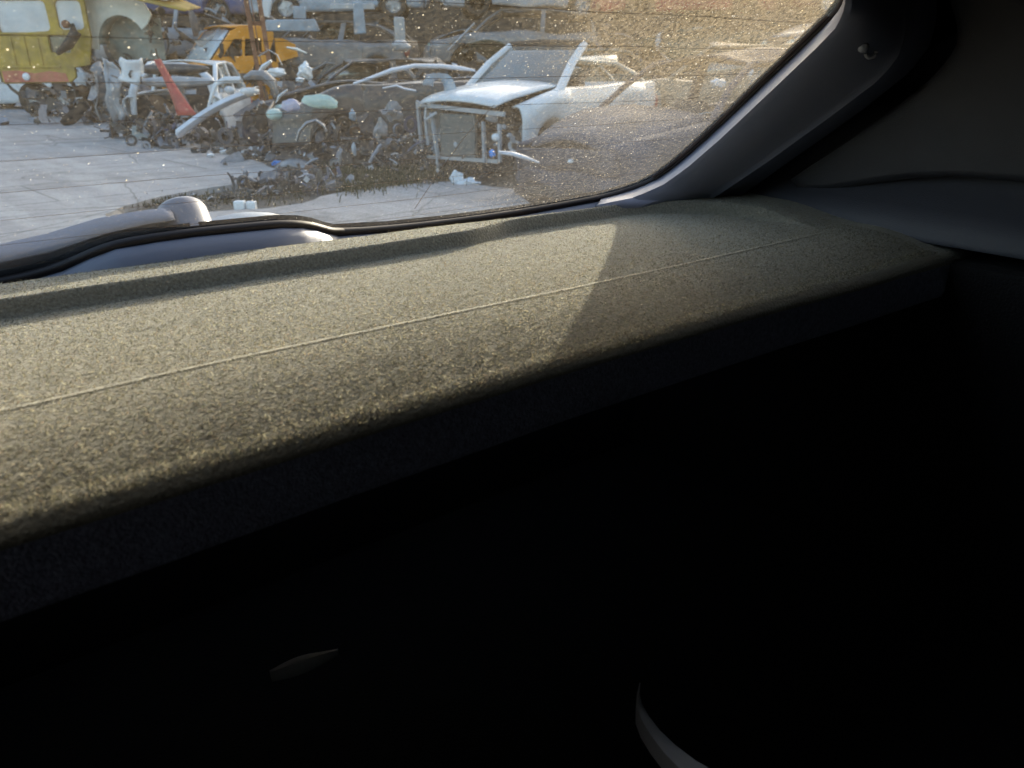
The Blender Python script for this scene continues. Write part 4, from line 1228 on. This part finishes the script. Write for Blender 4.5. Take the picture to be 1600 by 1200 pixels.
# gearbox, steel block at the concrete edge
mb = MB().box((0, 0, .13), (.52, .35, .24), None, .9).box((.1, 0, .27), (.3, .3, .06))
loose('steel_block', 'pale grey steel block on the concrete edge below the white shell', 'block', mb, pmat('block_grey', (.36, .39, .39), rough=.6, dirt=.4), ground(237, 220), (0, 0, vr(.1)), bevel=.02)
mb = MB(); lumps(mb, -.18, .18, -.12, .12, .02, .25, 16, .05, .16)
loose('gearbox', 'dirty alloy gearbox lump at the foot of the silver bumper', 'gearbox', mb, M_steel, ground(272, 222), (0, 0, 0))
mb = MB(); lumps(mb, -.2, .2, -.12, .12, .02, .3, 22, .05, .2)
loose('engine_lump', 'black engine lump left of the pale grey steel block', 'engine', mb, M_engine, ground(197, 218), (0, 0, 0))
loose('sill_strip', 'long flat grey sill beam on the ground behind the silver bumper', 'beam', MB().box((0, 0, .16), (1.5, .18, .07)).box((.1, .1, .06), (1.3, .12, .1)), P['grey'], ground(352, 214), (0, .02, vr(.05)), bevel=.015)
# headlight units
def headlight(px, py, D, sx, sz, lab, mat, rr=0.0):
    root = empty('headlight', at(px, py, D), label=lab, cat='headlight', rz=vr(.1))
    MB().lump((0, 0, 0), (sx, .05, sz), 8, 3, .25).build('lens', mat, root)
    MB().box((0, .07, 0), (sx * 1.7, .1, sz * 1.5), None, .8).build('housing', M_black, root, bevel=.02)
    root.rotation_euler.y = rr
headlight(501, 159, 9.55, .205, .075, 'pale green headlight unit on the front of the dark car', M_lens, .12)
headlight(455, 165, 9.6, .11, .068, 'small lilac oval lamp left of the pale green headlight', pmat('lilac_lamp', (.42, .40, .52), rough=.2, coat=.6), .05)
# bent trims and strips
def strip(name, lab, cat, pts, r, mat, flat=.5, n=8): return loose(name, lab, cat, MB().tube(pts, r, n, flat=flat), mat, (0, 0, 0))
strip('roof_trim', 'long curved silver trim strip arching over the dark car', 'trim', [at(552, 131, 9.7), at(580, 122, 9.75), at(612, 110, 9.8), at(648, 103, 9.85), at(690, 103.5, 9.9), at(722, 107, 9.95), at(742, 110, 10)], [.025, .042, .05, .05, .05, .045, .02], P['bright'], .55)
strip('roof_trim', 'short wavy silver trim below the long curved one', 'trim', [at(598, 138, 9.8), at(620, 134, 9.8), at(632, 139, 9.8), at(650, 142, 9.8)], [.02, .03, .03, .02], P['bright'])
strip('pole', 'thin pale pole slanting in front of the red wreck', 'pole', [at(700, 79, 17), at(722, 57, 17), at(742, 36, 17)], [.035, .05, .04], P['silver'])
strip('hose', 'thin grey hose looping under the orange van flap', 'hose', [at(404, 88, 14.6), at(420, 78, 14.6), at(433, 86, 14.6), at(441, 102, 14.6)], .018, P['silver'])
strip('trim_piece', 'short cream strip on the pile right of the orange van', 'trim', [at(448, 74, 15), at(464, 77, 15), at(479, 83, 15)], [.03, .055, .02], P['cream'])
strip('trim_piece', 'white leaf shaped shard standing above the lilac lamp', 'shard', [at(431, 161, 10.2), at(437, 150, 10.2), at(449, 140, 10.2)], [.012, .045, .02], M_whiteplastic, .4)
strip('trim_piece', 'white shard leaning at the foot of the rusty mast', 'shard', [at(404, 114, 12.4), at(412, 104, 12.4), at(424, 95, 12.4)], [.04, .07, .04], M_whiteplastic, .5)
strip('trim_piece', 'thin white strip in the grime near the right pillar', 'strip', [at(1050, 184, 8.4), at(1075, 183, 8.4), at(1100, 177, 8.4), at(1130, 174, 8.4)], [.008, .018, .016, .012], M_whiteplastic)
strip('wheel_arch_liner', 'grey bent wheel arch liner on the pile below the orange van', 'arch liner', [at(382, 122, 11.6), at(395, 117, 11.6), at(412, 118, 11.6), at(426, 130, 11.6), at(432, 148, 11.6)], [.04, .09, .11, .10, .05], P['grey'], .7, 10)
strip('wheel_arch_liner', 'pale bent arch lying against the dark car above the grass', 'arch liner', [at(464, 220, 9.3), at(468, 205, 9.3), at(480, 192, 9.3), at(494, 188, 9.3), at(506, 196, 9.3), at(510, 206, 9.3)], [.02, .03, .034, .032, .03, .02], M_steel, .6, 10)
def lump(name, lab, cat, px, py, D, s, mat, seed, amp=.4, group=None, rot=(0, 0, 0)):
    return loose(name, lab, cat, MB().lump((0, 0, 0), s, seed, 3, amp), mat, at(px, py, D), rot, group)
c_ = at(686, 132, 9.4)
rows = [[Vector((.19 * math.cos(a) * q, .10 * (1 - q), .17 * math.sin(a) * (.5 + .5 * q) - .05)) for q in (.35, .6, .85, 1.0, 1.02)] for a in [math.radians(d) for d in range(-15, 176, 12)]]
for r_ in rows: r_[-1].y += .12
loose('wing_corner', 'pale silver rounded wing corner left of the white bonnet', 'wing', MB().grid(rows).warp(.03, 6, 2), P['paleblue'], c_, (0, 0, vr(.2)), solid=.012)
lump('plastic_piece', 'crumpled white plastic on the pile below the orange flap', 'plastic', 477, 112, 12.2, (.10, .07, .11), M_whiteplastic, 5, .7)
lump('plastic_piece', 'white flattened panel scrap beside the leaning shard', 'plastic', 430, 113, 12.0, (.14, .06, .06), M_whiteplastic, 9, .6)
lump('plastic_piece', 'small white scrap under the crumpled white plastic', 'plastic', 468, 125, 11.8, (.06, .05, .03), M_whiteplastic, 11, .5)
lump('plastic_piece', 'pale slab on the stack behind the curved trim', 'plastic', 626, 72, 16, (.19, .1, .10), P['silver'], 12, .4)
lump('plastic_piece', 'pale chip inside the dark car nose', 'plastic', 551, 180, 9.4, (.04, .04, .06), P['paleblue'], 13, .5)
lump('plastic_piece', 'pale upright fragment above the grass', 'plastic', 553, 233, 8.9, (.025, .02, .07), P['paleblue'], 14, .4)
lump('plastic_piece', 'grey torn plastic left of the bare radiator', 'plastic', 612, 178, 9.1, (.11, .06, .09), P['grey'], 15, .9)
lump('plastic_piece', 'grey shredded liner under the torn plastic', 'plastic', 595, 205, 8.9, (.07, .06, .10), P['grey'], 16, .8)
lump('fog_lamp', 'round white lamp beside the white car wing', 'lamp', 775, 215, 8.6, (.052, .04, .045), M_whiteplastic, 17, .1)
lump('blue_cap', 'small blue cap below the round white lamp', 'cap', 769, 240, 8.3, (.035, .03, .04), M_blueplastic, 18, .3)  # blue plastic cap among the scrap
lump('plastic_piece', 'white number plate scrap on the crumpled dark grey car', 'plastic', 892, 252, 6.9, (.035, .02, .02), M_whiteplastic, 19, .2)
lump('plastic_piece', 'yellow leaf sized scrap on the crumpled dark grey car', 'plastic', 873, 216, 7.4, (.03, .02, .015), pmat('yellow_scrap', (.7, .6, .08), rough=.5), 20, .5)
lump('blue_bag', 'blue crumpled bag behind the dark grey car in the grime', 'bag', 965, 216, 8.0, (.12, .08, .05), P['blue'], 21, .5)
lump('paleblue_drum', 'pale blue rounded drum in the grime right of the blue bag', 'drum', 1005, 206, 8.4, (.11, .1, .13), P['paleblue'], 22, .2)
lump('panel_scrap', 'white bonnet corner in the grime near the top of the right pillar', 'panel', 1178, 114, 10.5, (.13, .06, .09), M_whiteplastic, 23, .4)
lump('panel_scrap', 'pale wing end in the grime left of the white bonnet corner', 'panel', 1122, 131, 10.5, (.12, .06, .07), M_whiteplastic, 24, .4)
mb = MB().revolve([(.045, 0), (.075, .015), (.09, .0), (.075, -.015), (.045, 0)], None, 24)
loose('ring', 'small pale ring hanging on the green wreck above the white bonnet', 'ring', mb, P['silver'], at(799, 83, 13), (PI / 2 - .2, .3, vr()))
for k, (px, py, sx, sz, lab, mt) in enumerate(((455, 40, .62, .12, 'long pale blue panel lying on the stack right of the mast', 'paleblue'), (418, 10, .10, .22, 'white tilted panel at the top of the mast', 'white'), (468, 20, .14, .12, 'pale blue square panel above the long one', 'paleblue'), (550, 10, .5, .06, 'grey roof bar across the empty window frames', 'silver'), (560, 28, .12, .32, 'grey upright pillar between two empty windows', 'paleblue'), (625, 50, .13, .3, 'pale upright pillar right of the empty windows', 'silver'))):
    loose('metal_sheet', lab, 'panel', MB().box((0, 0, 0), (sx * 2, .08, sz * 2), None, .92).warp(.05, 3, k), P[mt], at(px, py, 18.6), (0, .25 if k == 1 else 0, vr(.06 * k - .1)), bevel=.02)
strip('bumper_strip', 'pale torn bumper strip across the nose of the crumpled dark car', 'strip', [at(780, 238, 6.75), at(800, 240, 6.7), at(820, 246, 6.7), at(842, 254, 6.75)], [.02, .032, .03, .015], P['bright'], .6)
# white rag, blue film bits on the ground
mb = MB()
mb.lump((-.06, 0, .05), (.07, .06, .09), 3, 3, .7).lump((.07, -.02, .03), (.13, .07, .045), 5, 3, .8).lump((.0, 0, .03), (.08, .05, .04), 9, 3, .8)
loose('white_rag', 'crumpled white rag on the ground before the bare radiator', 'rag', mb, M_cloth, ground(722, 290), (0, 0, vr(-.3)))
for px, py, s, lab in ((432, 258, .075, 'bright blue film scrap at the tip of the concrete'), (383, 288, .055, 'blue film scrap on the dark strip below the concrete'), (524, 291, .07, 'turquoise film scrap beside the grass'), (566, 258, .10, 'dull blue film scrap behind the grass'), (608, 252, .09, 'dark blue film scrap on the soil before the radiator')):
    loose('plastic_film', lab, 'plastic film', MB().lump((0, 0, s * .3), (s, s * .7, s * .45), px, 3, .8), M_blueplastic, ground(px, py), (0, 0, rnd() * 6))
for px, py, s, lab in ((376, 322, .045, 'white box as a sun glint on the dark strip beside the wiper cap'), (394, 321, .04, 'second white glint box touching the first one')):
    loose('glint_box', lab, 'box', MB().box((0, 0, s), (s * 2, s * 1.6, s * 2)), M_whiteplastic, ground(px, py + 8), (0, 0, vr()), bevel=.006)  # sun glints on chrome, added as plain white boxes
rows = [[Vector((u * .3, v * .07, .10 * math.sin(PI * (u + 1) / 2) + .02 * v)) for v in (-1, -.3, .3, 1)] for u in [-1 + q / 5 for q in range(11)]]
loose('mud_flap', 'grey curved mud flap on the dark soil at the tip of the concrete', 'mud flap', MB().grid(rows), P['grey'], ground(462, 266), (.3, .05, vr(-.3)), solid=.01)
# rubble on the concrete
rg = 'rubble scattered on the concrete edge'
for k in range(46):
    px, py = random.gauss(375, 32), random.gauss(238, 6)
    s = ru(.02, .075)
    loose('rubble_lump', 'dark lump of rubble among others on the concrete edge', 'rubble', MB().lump((0, 0, s * .5), (s * ru(.8, 1.6), s, s * ru(.6, 1)), k, 2, .6), M_rubble, ground(px, py, .03), (0, 0, rnd() * 6), rg)
for k in range(40):
    px, py = ru(210, 480), 0
    py = 318 - (px - 210) * .085 + ru(-6, 10)
    s = ru(.012, .04)
    loose('rubble_lump', 'small stone on the dark strip of soil below the concrete', 'rubble', MB().lump((0, 0, s * .4), (s * ru(.8, 1.6), s, s * .7), k + 60, 2, .6), M_rubble, ground(px, py), (0, 0, rnd() * 6), 'stones on the strip of soil')
for k, (px, py) in enumerate(((330, 246), (352, 240), (405, 236), (425, 243), (395, 246), (345, 236))):
    loose('plastic_shard', 'pale shard lying in the rubble on the concrete edge', 'shard', MB().lump((0, 0, .03), (ru(.05, .12), .04, .025), k + 5, 2, .6), M_whiteplastic, ground(px, py, .03), (0, ru(-.3, .3), rnd() * 6), 'pale shards in the rubble')
# masses of scrap nobody could count
def heap(label, cx, _u, n, sx, sy, hz, s0, s1, seed):
    random.seed(seed)
    mb = MB()
    for _ in range(n):
        x, y = random.gauss(0, .45), random.gauss(0, .45)
        top_ = hz * math.exp(-(x * x + y * y) * 1.2)
        lumps(mb, x * sx, x * sx + .01, y * sy, y * sy + .01, 0.02, max(.05, top_), 1, s0, s1)
    o = mb.build('scrap_heap', M_scrap, None)
    o.location = (cx.x, cx.y, 0) ; o.rotation_euler = (0, 0, -YAW)
    tag(o, label, 'scrap heap', kind='stuff')
heap('heap of mixed broken car parts between the orange van and the dark car', yard(-3.0, 13.0), 0, 260, 1.9, 1.1, .95, .05, .26, 1)
heap('heap of broken parts around the nose of the dark car', yard(-1.7, 10.3), 0, 240, 1.5, .8, .6, .04, .17, 2)
heap('tangle of parts inside the white arched shell', yard(-5.2, 12.3), 0, 90, .7, .3, .6, .05, .16, 3)
heap('scrap along the foot of the yellow cab', yard(-7.6, 17.2), 0, 130, 2.6, .9, .75, .06, .3, 4)
heap('scrap filling the gap behind the sage car', yard(-.4, 15.2), 0, 170, 3.2, 1.2, 1.3, .08, .35, 5)
heap('scrap under the dusty right part of the window', yard(2.9, 8.3), 0, 170, 1.7, 1.3, .75, .06, .26, 6)
heap('scrap piled before the rear stacks', yard(2.5, 18.3), 0, 200, 5.5, 1.0, 1.9, .1, .42, 7)
heap('scrap piled left of the rusty mast', yard(-6.6, 19.4), 0, 150, 2.4, 1.0, 1.8, .1, .4, 8)
heap('broken parts in front of the dark car', yard(-1.3, 9.35), 0, 190, 1.1, .45, .42, .03, .13, 12)
heap('scrap by the tip of the concrete', yard(-2.2, 8.3), 0, 110, 1.0, .6, .16, .03, .12, 9)
random.seed(99)
# grass and weeds
def grass(label, spots, n, hmax, cols):
    mb = MB()
    for _ in range(n):
        px, py, sx, sy = random.choice(spots)
        g = ground(random.gauss(px, sx), random.gauss(py, sy))
        a = rnd() * 2 * PI; h_ = ru(.3, 1) * hmax; le = ru(.2, .9) * h_; wd_ = ru(.003, .008)
        d_ = Vector((math.cos(a), math.sin(a), 0)); s_ = Vector((-d_.y, d_.x, 0)) * wd_
        p1 = g + d_ * le * .35 + Vector((0, 0, h_ * .7)); p2 = g + d_ * le + Vector((0, 0, h_))
        mb.add([g - s_, g + s_, p1 + s_ * .8, p1 - s_ * .8, p2], [(0, 1, 2, 3), (3, 2, 4)])
    k = NT('weed_blades')
    c = k.ramp(k.n('NewGeometry').outputs['Random Per Island'], cols, 'CONSTANT')
    b = k.n('BsdfDiffuse', ins={'Color': c}); t_ = k.n('BsdfTranslucent', ins={'Color': c})
    o = mb.build('grass', k.out(k.n('MixShader', ins={0: .4, 1: b.outputs[0], 2: t_.outputs[0]}).outputs[0]), None)
    tag(o, label, 'grass', kind='stuff')
gc = [(0, (.05, .06, .025)), (.4, (.08, .08, .04)), (.7, (.035, .045, .02)), (.85, (.14, .12, .07))]
grass('low green weeds at the edge of the near concrete', [(590, 280, 40, 9), (560, 288, 22, 8), (640, 272, 40, 7)], 6000, .16, gc)
grass('thin dry weeds on the strip of soil below the concrete', [(260, 318, 30, 5), (330, 312, 40, 6), (410, 305, 35, 9), (455, 292, 14, 12)], 900, .05, [(0, (.06, .055, .03)), (.5, (.10, .085, .05)), (.8, (.04, .05, .02))])
